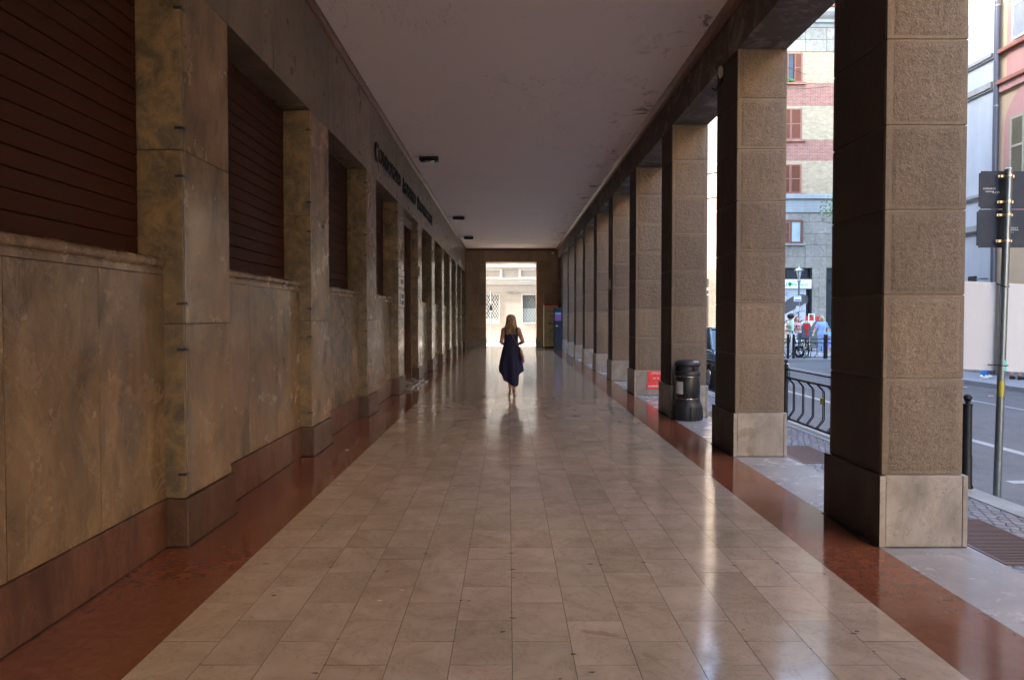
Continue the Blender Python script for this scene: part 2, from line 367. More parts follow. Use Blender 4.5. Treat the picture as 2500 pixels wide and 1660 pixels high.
def cloth(name, col, var=.15, sheer=0.2):
    q = NT(name)
    c = q.mix(q.noise(q.pos(), 6, 4), tuple(x*(1-var) for x in col), tuple(min(1, x*(1+var)) for x in col))
    return q.out(Base_Color=c, Roughness=.8, Sheen_Weight=sheer, Normal=q.bump(q.noise(q.pos(), 400, 2), .2, .001))
M['dress'] = cloth('navy_fabric', (.005, .0065, .040), .2, 0.0); M['cgreen'] = cloth('mint_shirt', (.38, .60, .42)); M['cwhite'] = cloth('white_cloth', (.62, .62, .70))
M['cblue'] = cloth('light_blue_shirt', (.30, .42, .72)); M['jeans'] = cloth('pale_jeans', (.30, .40, .62), .3); M['jeans2'] = cloth('blue_jeans', (.03, .14, .40), .3)
M['cpattern'] = cloth('print_dress', (.30, .30, .60), .8); M['cpink'] = cloth('pink_cloth', (.65, .35, .35)); M['purple'] = cloth('purple_cloth', (.28, .06, .30)); M['skyblue'] = cloth('pale_blue_cloth', (.35, .48, .72))
M['leather'] = simple('brown_leather', (.21, .085, .035), .45, var=.3, bump=.2)
M['sandal'] = simple('dark_sandal', (.05, .02, .015), .5)
M['rubber'] = simple('rubber', (.012, .012, .012), .8)
M['carpaint'] = simple('blue_grey_car_paint', (.10, .16, .22), .25, .4, coat=.6)
M['lens'] = simple('clear_lens', (.6, .6, .6), .08)
M['scooterw'] = simple('white_scooter_paint', (.6, .6, .6), .3, coat=.5)
M['bincream'] = simple('cream_metal', (.62, .58, .47), .4, .2)
M['bindark'] = simple('charcoal_plastic', (.05, .052, .055), .5)
M['eye'] = simple('eye_dark', (.02, .015, .01), .3); M['lip'] = simple('lip', (.35, .08, .07), .5)
# ------------------------------------------------------------------ GROUND AND PAVING (structure)
PY = [4.70 + 3.07*k for k in range(-6, 11)]          # pillar front faces
Y0, Y1 = -13.9, 36.0
def struct(name, mb, mats): return tag(mb.build(name, mats), kind='structure')
g = MB()
g.face([(-1500, -1500, -.5), (1500, -1500, -.5), (1500, 1500, -.5), (-1500, 1500, -.5)]); struct('ground', g, M['ground'])
def tilt(amp): return [random.gauss(0, amp) for _ in range(4)]
def slab(mb, x0, x1, y0, y1, gap=.003, z=0.0, amp=.0005, m=0):
    h = gap/2; t = tilt(amp)
    mb.face([(x0+h, y0+h, z+t[0]), (x1-h, y0+h, z+t[1]), (x1-h, y1-h, z+t[2]), (x0+h, y1-h, z+t[3])], m, random.random())
f = MB()
NX = 13; xs = [-1.71 + (2.035+1.71)*i/NX for i in range(NX+1)]
for k in range(-7, 11):
    ya = 4.70 + 3.07*k; yb = ya + .79; yc = ya + 3.07
    for i in range(NX):
        if ya < 36:
            slab(f, xs[i], xs[i+1], ya, (ya+yb)/2, .003); slab(f, xs[i], xs[i+1], (ya+yb)/2, yb, .003)
        L = (yc-yb)/5
        if i % 2 == 0: cuts = [yb + L*j for j in range(6)]
        else: cuts = [yb] + [yb + L*(j+.5) for j in range(5)] + [yc]
        for a, b in zip(cuts[:-1], cuts[1:]):
            if b < 36.2: slab(f, xs[i], xs[i+1], a, b, .003)
f.face([(-3, Y0-3, -.006), (3.19, Y0-3, -.006), (3.19, 36.8, -.006), (-3, 36.8, -.006)], 1)
for (xa, xb) in ((-2.6, -1.71), (2.035, 2.575)):
    y = Y0-2
    while y < 36.0:
        L = 1.535; slab(f, xa, xb, y, min(36.05, y+L), .002, m=2); y += L
y = Y0-2
while y < 36.5:
    slab(f, 2.575, 3.02, y, y+1.023, .003, m=3); slab(f, 3.02, 3.21, y, y+1.535, .003, m=3); y += 1.535 if random.random() < 0 else 1.023
struct('floor', f, [M['tile'], simple('floor_joint', (.045, .034, .026), .8), M['red'], M['white']])
# scuffs and chips on the floor are real small dark repairs
f = MB()
for _ in range(420):
    i = random.randrange(NX); x = random.choice([xs[i], random.uniform(-1.7, 2.5)]); y = 2.3 + 12*random.random()**1.6
    s_ = random.choice([.003, .004, .005, .007, .010, .016]); n = 7
    f.face([(x+math.cos(2*math.pi*j/n)*s_*random.uniform(.4, 1.3)*random.choice([1, 1.6]), y+math.sin(2*math.pi*j/n)*s_*random.uniform(.3, .8), .0022) for j in range(n)], 0, random.random())
def grime(xa, xb, ya, yb, wd, axis):
    n = max(3, int(abs(yb-ya if axis == 'y' else xb-xa)/.06))
    P_ = []; Q_ = []
    for i in range(n+1):
        t = i/n; w_ = wd*random.uniform(.5, 1.2)
        if axis == 'y': y = ya+(yb-ya)*t; P_.append((xa, y, .0024)); Q_.append((xa+w_, y, .0024))
        else: x = xa+(xb-xa)*t; P_.append((x, ya, .0024)); Q_.append((x, ya-w_, .0024))
    for i in range(n): f.face([P_[i], Q_[i], Q_[i+1], P_[i+1]], 1)
for k in range(-1, 10):
    y = 4.712+3.07*k
    grime(-2.222, 0, y, y+.833, .022, 'y'); grime(-2.371, 0, y+.833, y+3.07, .016, 'y'); grime(-2.371, -2.21, y, 0, .03, 'x')
    grime(2.572, 0, y, y+.82, -.03, 'y'); grime(2.57, 3.18, y-.012, 0, .012, 'x')
struct('floor_chips', f, [simple('chip_filler', (.05, .04, .035), .7), simple('floor_grime', (.028, .024, .02), .9)])
f = MB(); f.box(3.21, 4.10, Y0-12, 60, -.3, -.006); struct('cobbled_pavement', f, M['cobble'])
f = MB(); y = Y0-12
while y < 27:
    f.box(4.10, 4.35, y+.003, y+1.197, -.3, .002, b=.008); y += 1.2
struct('kerb', f, M['kerb'])
f = MB(); f.face([(4.3, -60, -.12), (60, -60, -.12), (60, 42, -.12), (4.3, 42, -.12)]); f.face([(-60, 36.8, -.05), (4.3, 36.8, -.05), (4.3, 41.8, -.05), (-60, 41.8, -.05)], 1)
struct('road', f, [M['asphalt'], M['sunpave']])
f = MB(); z = -.116
def line(pts, wd, z=-.116):
    for a, b in zip(pts[:-1], pts[1:]):
        a = Vector(a); b = Vector(b); d = (b-a).normalized(); n_ = Vector((-d.y, d.x))*wd/2
        f.face([(a.x-n_.x, a.y-n_.y, z), (b.x-n_.x, b.y-n_.y, z), (b.x+n_.x, b.y+n_.y, z), (a.x+n_.x, a.y+n_.y, z)])
line([(6.45, 3), (6.45, 19)], .14); line([(6.9, 3.0), (6.9, 8.2)], .10); line([(9.5, -5), (9.5, 24)], .08); line([(5.2, 7.05), (7.0, 7.2)], .12)
line([(4.5, 5.2), (5.4, 5.3)], .3)
struct('road_markings', f, M['lane'])
f = MB(); f.box(11.6, 13.4, -40, 24.5, -.3, 0, b=.01); f.box(9.2, 40, 25.75, 36, -.3, 0, b=.01); f.box(9.2, 14.6, 36, 41.8, -.3, 0)
struct('far_pavement', f, M['pave'])
# gratings over light wells
GL = ['second', 'nearest']
for k in range(-2, 10):
    y0 = 4.40 + 3.07*k
    t = thing('floor_grating', '', 'grating', (3.46, y0+.47, 0), 'slatted gratings in the cobbled strip')
    t['label'] = {0: 'rusty slatted grating beside the nearest stone pillar', 1: 'slatted grating beside the second pillar, past the bollard fence end'}.get(k, 'slatted grating in the cobbled strip beside a farther pillar')
    a = MB(); a.box(3.22, 3.72, y0, y0+.95, -.010, -.002); a.build('pit', M['pit'], t)
    a = MB()
    for (xa, xb, ya, yb) in ((3.212, 3.235, y0-.02, y0+.97), (3.70, 3.725, y0-.02, y0+.97), (3.235, 3.70, y0-.02, y0), (3.235, 3.70, y0+.95, y0+.97)): a.box(xa, xb, ya, yb, -.02, .004)
    n_ = 32
    for j in range(n_): yy = y0 + .95*(j+.5)/n_; a.box(3.235, 3.70, yy-.006, yy+.006, -.02, .003, b=0)
    a.build('slats', M['grate'], t)
# ------------------------------------------------------------------ ARCADE BUILDING
AB = thing('arcade_building', 'stone arcade building with veined marble wall, square granite pillars and pale flat ceiling', 'building', (0, 14, 0))
def cp(o, dy, n=None):
    c = o.copy(); COL.objects.link(c); c.parent = o.parent; c.location = (0, dy, 0)
    for ch in [x for x in bpy.data.objects if x.parent == o]:
        d = ch.copy(); COL.objects.link(d); d.parent = c; d.location = (0, 0, 0)
    return c
# pillar (built at k=0, copied)
ZJ = [.50, 1.17, 1.75, 2.335, 2.915, 3.50, 4.07, 4.63]
M['plinthdark'] = marble('shade_darkened_plinth_stone', [(0.3, (.045, .035, .028)), (0.7, (.085, .066, .052))], sc=(1, 1, .4), ns=4, rough=.6, tint=.1, dirt=.4, bump=.2)  # painted shade: darker stone colour for inner faces of the near plinths
def pillar():
    a = MB(); x0, x1, ya, yb = 2.602, 3.160, 4.73, 5.51
    g_ = .006
    for z0, z1 in zip(ZJ[:-1], ZJ[1:]):
        a.box(x0, x1, ya, yb, z0+g_/2, z1-g_/2, 0, b=.008)
        mg = .028
        r_ = random.random()
        # rough faces, slightly proud and uneven, as displaced sheets on front, street and back sides
        def sheet(P, n, m_):
            nu, nv = 22, 22
            vs = []
            for j in range(nv+1):
                for i in range(nu+1):
                    u = i/nu; v = j/nv
                    e = min(u, 1-u, v, 1-v)
                    q = P(u, v); h = (0.0 if e < 1e-6 else .0035 + .0035*noise.noise(q*22) + .002*noise.noise(q*50))
                    vs.append(q + n*h)
            a.add(vs, [(j*(nu+1)+i, j*(nu+1)+i+1, (j+1)*(nu+1)+i+1, (j+1)*(nu+1)+i) for j in range(nv) for i in range(nu)], m_, r_)
        A, B = z0+mg, z1-mg
        sheet(lambda u, v: Vector((x0+.045+(x1-x0-.078)*u, ya-.001, A+(B-A)*v)), Vector((0, -1, 0)), 1)
        sheet(lambda u, v: Vector((x0+.045+(x1-x0-.078)*u, yb+.001, A+(B-A)*v)), Vector((0, 1, 0)), 1)
        sheet(lambda u, v: Vector((x1+.001, ya+.03+(yb-ya-.06)*u, A+(B-A)*v)), Vector((1, 0, 0)), 1)
        # smoother inner face, its shade put into the colour, between raised corner strips
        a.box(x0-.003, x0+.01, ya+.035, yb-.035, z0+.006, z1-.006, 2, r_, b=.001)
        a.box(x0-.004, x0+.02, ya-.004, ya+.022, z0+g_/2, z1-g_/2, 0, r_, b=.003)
    a.box(x0+.01, x1-.01, ya+.01, yb-.01, .4, 4.628, 3)
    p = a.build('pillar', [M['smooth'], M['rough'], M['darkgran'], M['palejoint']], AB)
    b = MB()
    b.box(2.572, 3.185, 4.700, 5.54, 0.002, .42, 0, b=.012)
    b.v = []; b.f = []; b.m = []; b.r = []
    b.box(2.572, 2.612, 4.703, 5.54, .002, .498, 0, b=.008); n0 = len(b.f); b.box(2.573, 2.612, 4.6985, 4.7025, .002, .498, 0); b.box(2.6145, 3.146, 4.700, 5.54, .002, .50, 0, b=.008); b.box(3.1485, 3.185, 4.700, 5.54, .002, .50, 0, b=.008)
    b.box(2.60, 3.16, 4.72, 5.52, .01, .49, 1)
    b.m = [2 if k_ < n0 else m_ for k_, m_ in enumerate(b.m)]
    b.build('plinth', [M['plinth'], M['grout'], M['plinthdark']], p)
    return p
P0 = pillar()
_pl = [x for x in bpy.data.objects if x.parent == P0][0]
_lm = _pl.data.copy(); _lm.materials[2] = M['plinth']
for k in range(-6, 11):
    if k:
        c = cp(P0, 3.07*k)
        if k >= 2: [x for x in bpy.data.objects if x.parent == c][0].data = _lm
# beam over the pillars
a = MB(); XB0, XB1 = 2.602, 3.163
y = Y0; segs = []
while y < 36.0: segs.append((y, min(36.0, y+.614))); y += .614
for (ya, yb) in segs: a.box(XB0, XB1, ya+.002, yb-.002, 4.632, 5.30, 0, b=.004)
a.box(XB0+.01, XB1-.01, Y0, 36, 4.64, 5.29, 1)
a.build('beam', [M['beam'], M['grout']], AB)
a = MB(); a.face([(-2.4, Y0, 5.17), (2.62, Y0, 5.17), (2.62, 36.0, 5.17), (-2.4, 36.0, 5.17)]); a.build('ceiling', M['ceiling'], AB)
a = MB()
a.prism([(2.602, 5.10), (2.585, 5.10), (2.535, 5.115), (2.50, 5.14), (2.478, 5.155), (2.478, 5.1695), (2.602, 5.1695)], 'y', Y0, 36)
a.prism([(-2.25, 5.09), (-2.235, 5.09), (-2.205, 5.105), (-2.195, 5.12), (-2.195, 5.13), (-2.185, 5.135), (-2.185, 5.1695), (-2.25, 5.1695)], 'y', Y0, 36)
a.prism([(36.0, 5.06), (35.97, 5.06), (35.93, 5.12), (35.93, 5.1695), (36.0, 5.1695)], 'x', -2.18, 2.478)
a.build('ceiling_moulding', M['mould'], AB)
# left wall: pilasters
PX = -2.25
def pilaster():
    a = MB(); ya, yb = 4.74, 5.52; g_ = .003
    zs = [.335, 1.55, 2.75, 3.94]
    for z0, z1 in zip(zs[:-1], zs[1:]):
        a.box(-2.40, PX, ya+.027, yb, z0+g_, z1-g_, 0, b=.002)          # front slab
        a.box(-2.59, PX-.004, ya, ya+.024, z0+g_, z1-g_, 1, b=.002)       # side slabs
        a.box(-2.59, -2.405, yb-.024, yb-.001, z0+g_, z1-g_, 1, b=.002)
        a.box(PX-.045, PX-.003, ya+.004, ya+.022, z0+g_, z1-g_, 1)
    a.box(-2.58, PX-.01, ya+.01, yb-.01, .30, 3.94, 2)
    p = a.build('pilaster', [M['wall'], M['jamb'], M['grout']], AB)
    b = MB(); b.box(-2.59, -2.222, 4.712, 5.545, .002, .332, 0, b=.006); b.build('base', M['redbase'], p)
    for z in (.5, 1.37, 1.69, 2.57, 2.90, 3.72):
        c = MB(); c.box(PX-.05, PX+.002, 4.735, 4.742, z-.009, z+.009); c.box(PX-.0045, PX+.002, 4.742, 4.80, z-.008, z+.008)
        c.build('metal_clamp', M['darkmetal'], p)
    return p
W0 = pilaster()
# bays between pilasters (dado, base, sill, shutter)
def bay(door=False):
    ya, yb = 5.545, 7.81
    if door:
        a = MB(); a.box(-2.6, -2.56, ya-.1, yb+.1, .0, 3.95, 0, .2)
        a.box(-2.56, -2.40, ya-.02, ya+.16, .01, 3.70, 0, .4, b=.01); a.box(-2.56, -2.40, yb-.16, yb+.02, .01, 3.70, 0, .6, b=.01); a.box(-2.56, -2.38, ya-.02, yb+.02, 3.70, 3.93, 0, .8, b=.01)
        d = a.build('door_surround', M['redbase'], AB); d['label'] = 'red marble doorway surround'
        c = MB(); c.box(-2.557, -2.53, ya+.16, (ya+yb)/2-.004, .02, 3.70, b=.004); c.box(-2.557, -2.53, (ya+yb)/2+.004, yb-.16, .02, 3.70, b=.004)
        for yy in (ya+.3, (ya+yb)/2+.12):
            for zz in (.2, 1.3, 2.5): c.box(-2.53, -2.515, yy, yy+.62, zz, zz+.95, b=.006)
        dd = c.build('door', M['shutter'], AB)
        c = MB(); c.tube([(-2.50, 6.6, 1.0), (-2.47, 6.6, 1.02), (-2.47, 6.6, 1.2), (-2.50, 6.6, 1.22)], .01); c.build('handle', M['steel'], dd)
        c = MB(); c.box(-2.56, -2.10, ya-.02, yb+.02, .001, .06, b=.01); c.box(-2.40, -1.98, ya+.05, yb-.05, .001, .03, b=.01); c.build('threshold', M['white'], AB)
        return []
    a = MB(); n = 3; L = (yb-ya)/n
    for i in range(n): a.box(-2.57, -2.39, ya+L*i+.003, ya+L*(i+1)-.003, .335, 1.885, 0, b=.002)
    a.box(-2.58, -2.40, ya, yb, .3, 1.95, 1)
    o1 = a.build('dado_panel', [M['wall'], M['grout']], AB)
    b = MB(); b.box(-2.57, -2.371, ya-.01, yb+.02, .002, .332, 0, b=.006); o2 = b.build('base', M['redbase'], AB)
    s_ = MB(); pr = [(-2.60, 1.888), (-2.378, 1.888), (-2.378, 1.925), (-2.385, 1.930), (-2.385, 1.936), (-2.372, 1.940), (-2.362, 1.952), (-2.358, 1.968), (-2.362, 1.985), (-2.372, 1.997), (-2.39, 2.004), (-2.56, 2.038), (-2.60, 2.04)]
    s_.prism(pr, 'y', ya-.02, yb+.03-.075); 
    for nf in range(len(s_.f)): pass
    o3 = s_.build('window_sill', M['wall'], AB, smooth=True)
    c = MB(); n = 17; H_ = 3.935-2.03
    for i in range(n):
        z0 = 2.03 + H_*i/n; z1 = z0 + H_/n
        c.prism([(-2.585, z0+.001), (-2.552, z0+.001), (-2.549, z0+.005), (-2.5505, z1-.010), (-2.556, z1-.003), (-2.585, z1-.003)], 'y', ya-.03, yb-.03, 0, random.random())
    c.box(-2.595, -2.575, ya-.03, yb-.03, 2.03, 3.935, 1)
    o4 = c.build('roller_shutter', [M['shutter'], M['grout']], AB)
    return [o1, o2, o3, o4]
B0 = bay()
for k in range(-6, 11):
    if k: cp(W0, 3.07*k)
for k in range(-6, 10):
    if k and k != 3:
        for o in B0: cp(o, 3.07*k)
# door bay at k=3
_s = MB.build
def shifted(s, name, mats, parent=None, **kw):
    s.v = [(x, y+9.21, z) for (x, y, z) in s.v]; return _s(s, name, mats, parent, **kw)
MB.build = shifted; bay(True); MB.build = _s
# lintel soffit and frieze
a = MB(); y = Y0 + .30
zs = 3.943
while y < 36.0:
    L = random.choice([.86, 1.0, 1.05, .7]); yb = min(36, y+L)
    a.box(-2.60, PX, y+.003, yb-.003, zs, 5.165, 0, b=.002)
    y = yb
a.box(-2.59, PX-.01, Y0, 36, zs+.01, 5.16, 1)
a.build('frieze', [M['frieze'], M['grout']], AB)
a = MB(); a.box(-12, -2.6, Y0, 36.8, -.3, 5.2); a.build('rear_light_block', M['stucco'], AB)  # unseen solid block behind the left wall, added to keep light out
# end wall with opening
a = MB(); EX0, EX1, EZ = -1.185, 1.478, 4.465
def courses(x0, x1, z0, z1, h=.585, wmax=1.2, off=0):
    z = z0; r_ = 0
    while z < z1-.01:
        zz = min(z1, z+h); x = x0 if r_ % 2 == 0 else x0 - wmax/2
        while x < x1-.001:
            xa, xb = max(x0, x), min(x1, x+wmax)
            if xb-xa > .02: a.box(xa+.002, xb-.002, 36.0, 36.8, z+.002, zz-.002, 0, b=.003)
            x += wmax
        z = zz; r_ += 1
courses(-2.6, EX0, .45, 4.47, .585, .71); courses(EX1, 3.16, .45, 4.47, .585, .85)
n_ = 7; xw = 6.0/n_
x = -2.6
for i in range(9):
    xb = -2.6 + 5.76*(i+1)/9; a.box(x+.002, xb-.002, 36.0, 36.8, 4.472, 5.30, 0, b=.003); x = xb
a.box(-2.6, EX0-.01, 36.01, 36.79, 0, 5.2, 1); a.box(EX1+.01, 3.15, 36.01, 36.79, 0, 5.2, 1); a.box(EX0-.02, EX1+.02, 36.01, 36.79, 4.48, 5.2, 1)
ew = a.build('end_wall', [M['endgran'], M['grout']], AB)
b = MB(); b.box(-2.6, EX0+.02, 35.975, 36.82, .002, .447, b=.006); b.box(EX1-.02, 3.18, 35.975, 36.82, .002, .447, b=.006); b.build('base', M['plinth'], ew)
a = MB(); a.box(2.75, 2.95, 33.2, 35.4, 0, 4.63); a.build('infill_wall', M['smooth'], AB)
# storeys above; the taller far block is unseen, added to shade the pharmacy
a = MB(); a.box(-12, 3.19, Y0, 27, 5.31, 14.6); a.box(-12, 3.19, 27.003, 36.8, 5.31, 24.5); a.box(-12.3, 3.6, Y0-.3, 26.9, 14.603, 15.0); a.build('upper_storeys_shade_block', M['stucco'], AB)
a = MB()
for k in range(-4, 10):
    for z in (6.6, 9.7, 12.6): a.box(3.18, 3.21, 6.1+3.07*k, 7.3+3.07*k, z, z+1.7)
a.build('upper_windows', M['glass'], AB); 
# lettering on the frieze
t = thing('wall_lettering', 'dark metal capital letters reading CONSORZIO AGRARIO PROVINCIALE along the frieze', 'sign', (PX, 11.5, 4.25))
for wd, ya, yb in (('CONSORZIO', 11.56, 14.22), ('AGRARIO', 14.56, 16.55), ('PROVINCIALE', 16.95, 20.12)):
    a = MB(); big = .10*(yb-ya) if wd != 'PROVINCIALE' else .26
    big = .30 if wd == 'CONSORZIO' else .27
    text_mb(a, wd[0], frame((PX+.012, ya, 4.24), (0, 1, 0), (0, 0, 1)), size=.47, ext=.012, width=big*.88)
    text_mb(a, wd[1:], frame((PX+.012, ya+big+.02, 4.275), (0, 1, 0), (0, 0, 1)), size=.375, ext=.012, width=yb-ya-big-.02)
    a.build('word', M['letter'], t)
# white plaques on the pilaster before the door
for (z0, z1, lab, nm) in ((2.455, 2.565, 'narrow blank white plaque, topmost of the plaques beside the red doorway', 'a'), (2.215, 2.435, 'white plaque with two small black marks, middle one of three by the red doorway', 'b'), (1.80, 2.14, 'large white plaque with lines of black writing, lowest of those beside the red doorway', 'c')):
    t = thing('wall_plaque', lab, 'plaque', (PX, 14.25, z0), 'white plaques beside the doorway')
    a = MB(); a.box(PX+.004, PX+.018, 13.98, 14.66, z0, z1, b=.002); a.build('panel', M['whitepaint'], t)
    a = MB()
    if nm == 'b':
        for yy in (14.2, 14.4): a.box(PX+.019, PX+.021, yy, yy+.11, z0+.07, z1-.06)
    if nm == 'c':
        for r_ in range(5): a.box(PX+.019, PX+.021, 14.03, 14.22, z0+.07+.045*r_, z0+.09+.045*r_)
        for r_ in range(2):
            for cc in range(2): a.box(PX+.019, PX+.021, 14.30+.15*cc, 14.41+.15*cc, z0+.05+.13*r_, z0+.14+.13*r_)
    if nm != 'a': a.build('writing', M['letter'], t)
# ceiling lamps
for i, (y, lab) in enumerate(((15.24, 'dark box ceiling lamp nearest to the viewer, above the frieze lettering'), (24.3, 'dark box ceiling lamp, middle one of three along the left of the ceiling'), (30.4, 'dark box ceiling lamp nearest to the end wall'))):
    if i == 0:
        L0 = t = thing('ceiling_lamp', lab, 'lamp', (-1.75, y, 5.17), 'lamps along the left of the ceiling')
        a = MB(); a.box(-1.95, -1.60, y-.06, y+.06, 5.13, 5.169, b=.01); a.build('mounting', M['whitepaint'], t)
        a = MB(); a.prism([(y-.11, 5.13), (y-.12, 5.07), (y-.09, 5.04), (y+.09, 5.04), (y+.11, 5.13)], 'x', -1.965, -1.55); a.build('housing', M['blackbody'], t)
        a = MB(); a.box(-1.93, -1.585, y-.085, y+.085, 5.032, 5.039); a.build('lens', M['glass'], t)
        a = MB(); a.tube([(-1.96, y, 5.10), (-2.05, y-.02, 5.13), (-2.15, y-.02, 5.12), (-2.19, y-.02, 5.13)], .008, 6); a.build('cable', M['creampl'], t)
    else: dup(L0, (-1.75, y, 5.17), lab, 'lamps along the left of the ceiling')
# small sensor boxes
t = thing('outdoor_sensor', 'small cream round sensor on the beam above the second pillar, with black cable', 'sensor', (2.59, 8.3, 4.55))
a = MB(); a.ell((2.575, 8.35, 4.56), (.03, .05, .075)); a.build('cover', M['creampl'], t, smooth=True)
a = MB(); a.tube([(2.59, 8.35, 4.50), (2.59, 8.34, 4.45), (2.59, 8.6, 4.42), (2.59, 8.75, 4.5)], .012, 6); a.build('cable', M['rubber'], t)
t = thing('camera_dome', 'small white box high in the far right corner of the end wall', 'sensor', (2.3, 35.97, 4.9))
a = MB(); a.box(2.27, 2.40, 35.9, 35.99, 4.88, 4.98, b=.02); a.build('housing', M['whitepaint'], t)
t = thing('wall_light_box', 'small pale bulkhead fitting on the inner side of the sixth pillar', 'lamp', (2.59, 17.4, 2.3))
a = MB(); a.ell((2.585, 17.4, 2.42), (.03, .05, .14)); a.build('cover', M['creampl'], t, smooth=True)
t = thing('bell_panel', 'narrow dark bell panel on the pilaster past the red doorway', 'bell panel', (PX, 17.4, 2.6))
a = MB(); a.box(PX+.003, PX+.02, 17.2, 17.3, 2.62, 2.86, b=.003); a.build('plate', M['blackbody'], t)
# fire brigade plates on the fourth pillar's plinth
FY = 4.70 + 3.07*3 - .004
t = thing('hydrant_plate', 'red enamel plate reading ATTACCO VV. FF. on a pillar plinth beyond the litter bin', 'sign', (3.0, FY, .35))
a = MB(); a.box(2.848, 3.165, FY-.012, FY, .255, .487, b=.002); a.build('panel', M['redsign'], t)
a = MB()
text_mb(a, 'ATTACCO', frame((2.915, FY-.014, .43), (1, 0, 0), (0, 0, 1)), size=.052, width=.20); text_mb(a, 'VV. FF.', frame((2.945, FY-.014, .325), (1, 0, 0), (0, 0, 1)), size=.05, width=.14)
a.build('writing', M['whitepaint'], t)
t = thing('hydrant_plate', 'lower red enamel strip reading SCHIUMOGENO under the ATTACCO plate', 'sign', (3.0, FY, .2))
a = MB(); a.box(2.825, 3.183, FY-.016, FY-.001, .122, .250, b=.002); a.build('panel', M['redsign'], t)
a = MB(); text_mb(a, 'SCHIUMOGENO', frame((2.85, FY-.018, .165), (1, 0, 0), (0, 0, 1)), size=.052, width=.32); a.build('writing', M['whitepaint'], t)
# ------------------------------------------------------------------ LITTER BIN
t = thing('litter_bin', 'black cylindrical litter bin with domed lid and two bright bands against the third pillar', 'litter bin', (2.79, 10.615, 0))
c = (2.79, 10.615, 0)
a = MB(); a.lathe([(.19, .003), (.222, .004), (.228, .02), (.228, .20), (.222, .225), (.205, .255), (.196, .285), (.193, .335)], c, 40)
for j in range(6):
    an = R(30+60*j); a.tube([(c[0]+.225*math.cos(an), c[1]+.225*math.sin(an), .01), (c[0]+.232*math.cos(an), c[1]+.232*math.sin(an), .10), (c[0]+.222*math.cos(an), c[1]+.222*math.sin(an), .22)], .012, 6)
a.build('base', M['black'], t, smooth=True)
a = MB(); a.lathe([(.190, .343), (.191, .345), (.191, .672), (.190, .674)], c, 40); a.build('body', M['blackbody'], t, smooth=True)
for z in (.338, .676):
    a = MB(); a.lathe([(.188, z-.005), (.196, z-.004), (.197, z), (.196, z+.004), (.188, z+.005)], c, 40); a.build('band', M['steel'], t, smooth=True)
a = MB(); a.lathe([(.188, .682), (.197, .684), (.199, .70), (.199, .738), (.190, .752), (.176, .756)], c, 40); a.build('collar', M['black'], t, smooth=True)
a = MB()
for j in range(4):
    b0 = R(45+90*j); n = 8
    pts = [(math.cos(b0+R(-26+52*i/n)), math.sin(b0+R(-26+52*i/n))) for i in range(n+1)]
    vs = [(c[0]+.178*x, c[1]+.178*y, z) for z in (.752, .862) for x, y in pts] + [(c[0]+.165*x, c[1]+.165*y, z) for z in (.752, .862) for x, y in pts]
    m_ = n+1
    fs = [(i, i+1, m_+i+1, m_+i) for i in range(n)] + [(2*m_+i, 3*m_+i, 3*m_+i+1, 2*m_+i+1) for i in range(n)] + [(0, m_, 3*m_, 2*m_), (n, 2*m_+n, 3*m_+n, m_+n)]
    a.add(vs, fs)
a.lathe([(.14, .755), (.15, .757), (.15, .86), (.14, .862)], c, 24, r=.1)
a.build('mouth', M['black'], t, smooth=True)
a = MB(); a.lathe([(.15, .845), (.186, .842), (.198, .852), (.200, .868), (.192, .888), (.165, .908), (.12, .922), (.06, .928), (.01, .929)], c, 40); a.build('lid', M['black'], t, smooth=True)
a = MB(); n = 6; z0, z1 = .41, .60
vs = []
for z in (z0, z1):
    for i in range(n+1):
        an = R(-90 - 72 + 38*i/n) ; vs.append((c[0]+.194*math.cos(an), c[1]+.194*math.sin(an), z))
a.add(vs, [(i, i+1, n+2+i, n+1+i) for i in range(n)]); a.build('paper_notice', M['paper'], t, fix=False)
a = MB(); text_mb(a, '235', frame((c[0]+.05, c[1]-.16, .905), (1, 0, 0), (0, .92, .38)), size=.05, ext=.001); a.build('number', M['whitepaint'], t)
# ------------------------------------------------------------------ KIOSK AND COLUMN AT THE END
t = thing('ticket_machine', 'tall beige machine cabinet with red top and graffiti against the end wall', 'machine', (2.2, 35.5, 0))
a = MB(); a.box(1.84, 2.56, 35.25, 35.85, .06, 2.17, b=.02); a.build('cabinet', simple('beige_enamel', (.60, .50, .30), .45, var=.35, ns=4), t)
a = MB(); a.box(1.82, 2.58, 35.22, 35.87, 2.172, 2.25, b=.01); a.build('top', M['redpaint'], t)
a = MB(); a.box(1.90, 2.5, 35.3, 35.82, .002, .058); a.build('feet', M['darkmetal'], t)
a = MB(); a.box(1.885, 1.96, 35.238, 35.249, 1.72, 2.10); a.build('notice', M['paper'], t)
a = MB()
def scribble(cx, cz, wd, hh, y, n=26, rad=.006, m=0):
    pts = [(cx - wd/2 + wd*i/n + random.uniform(-.02, .02), y, cz + hh*.5*math.sin(i*2.1)*random.uniform(.4, 1)) for i in range(n+1)]; a.tube(pts, rad, 4, m)
scribble(2.22, 1.90, .42, .14, 35.243); scribble(2.25, 1.62, .22, .10, 35.243); scribble(2.20, 1.25, .32, .16, 35.243)
scribble(2.18, .50, .2, .12, 35.243, 6, .004)
a.build('black_graffiti', M['letter'], t)
a = MB(); a.tube([(2.02, 35.243, .72), (2.2, 35.243, .85), (2.38, 35.243, .97)], [.01, .03, .01], 5); a.tube([(2.22, 35.243, .40), (2.36, 35.243, .55)], [.015, .008], 5); a.build('green_graffiti', M['green'], t)
a = MB(); a.tube([(1.98, 35.243, 1.66), (2.12, 35.243, 1.64)], [.008, .02], 5); a.build('yellow_graffiti', M['yellow'], t)
t = thing('info_column', 'narrow dark blue upright information column with purple poster near the end wall', 'information column', (2.36, 32.4, 0))
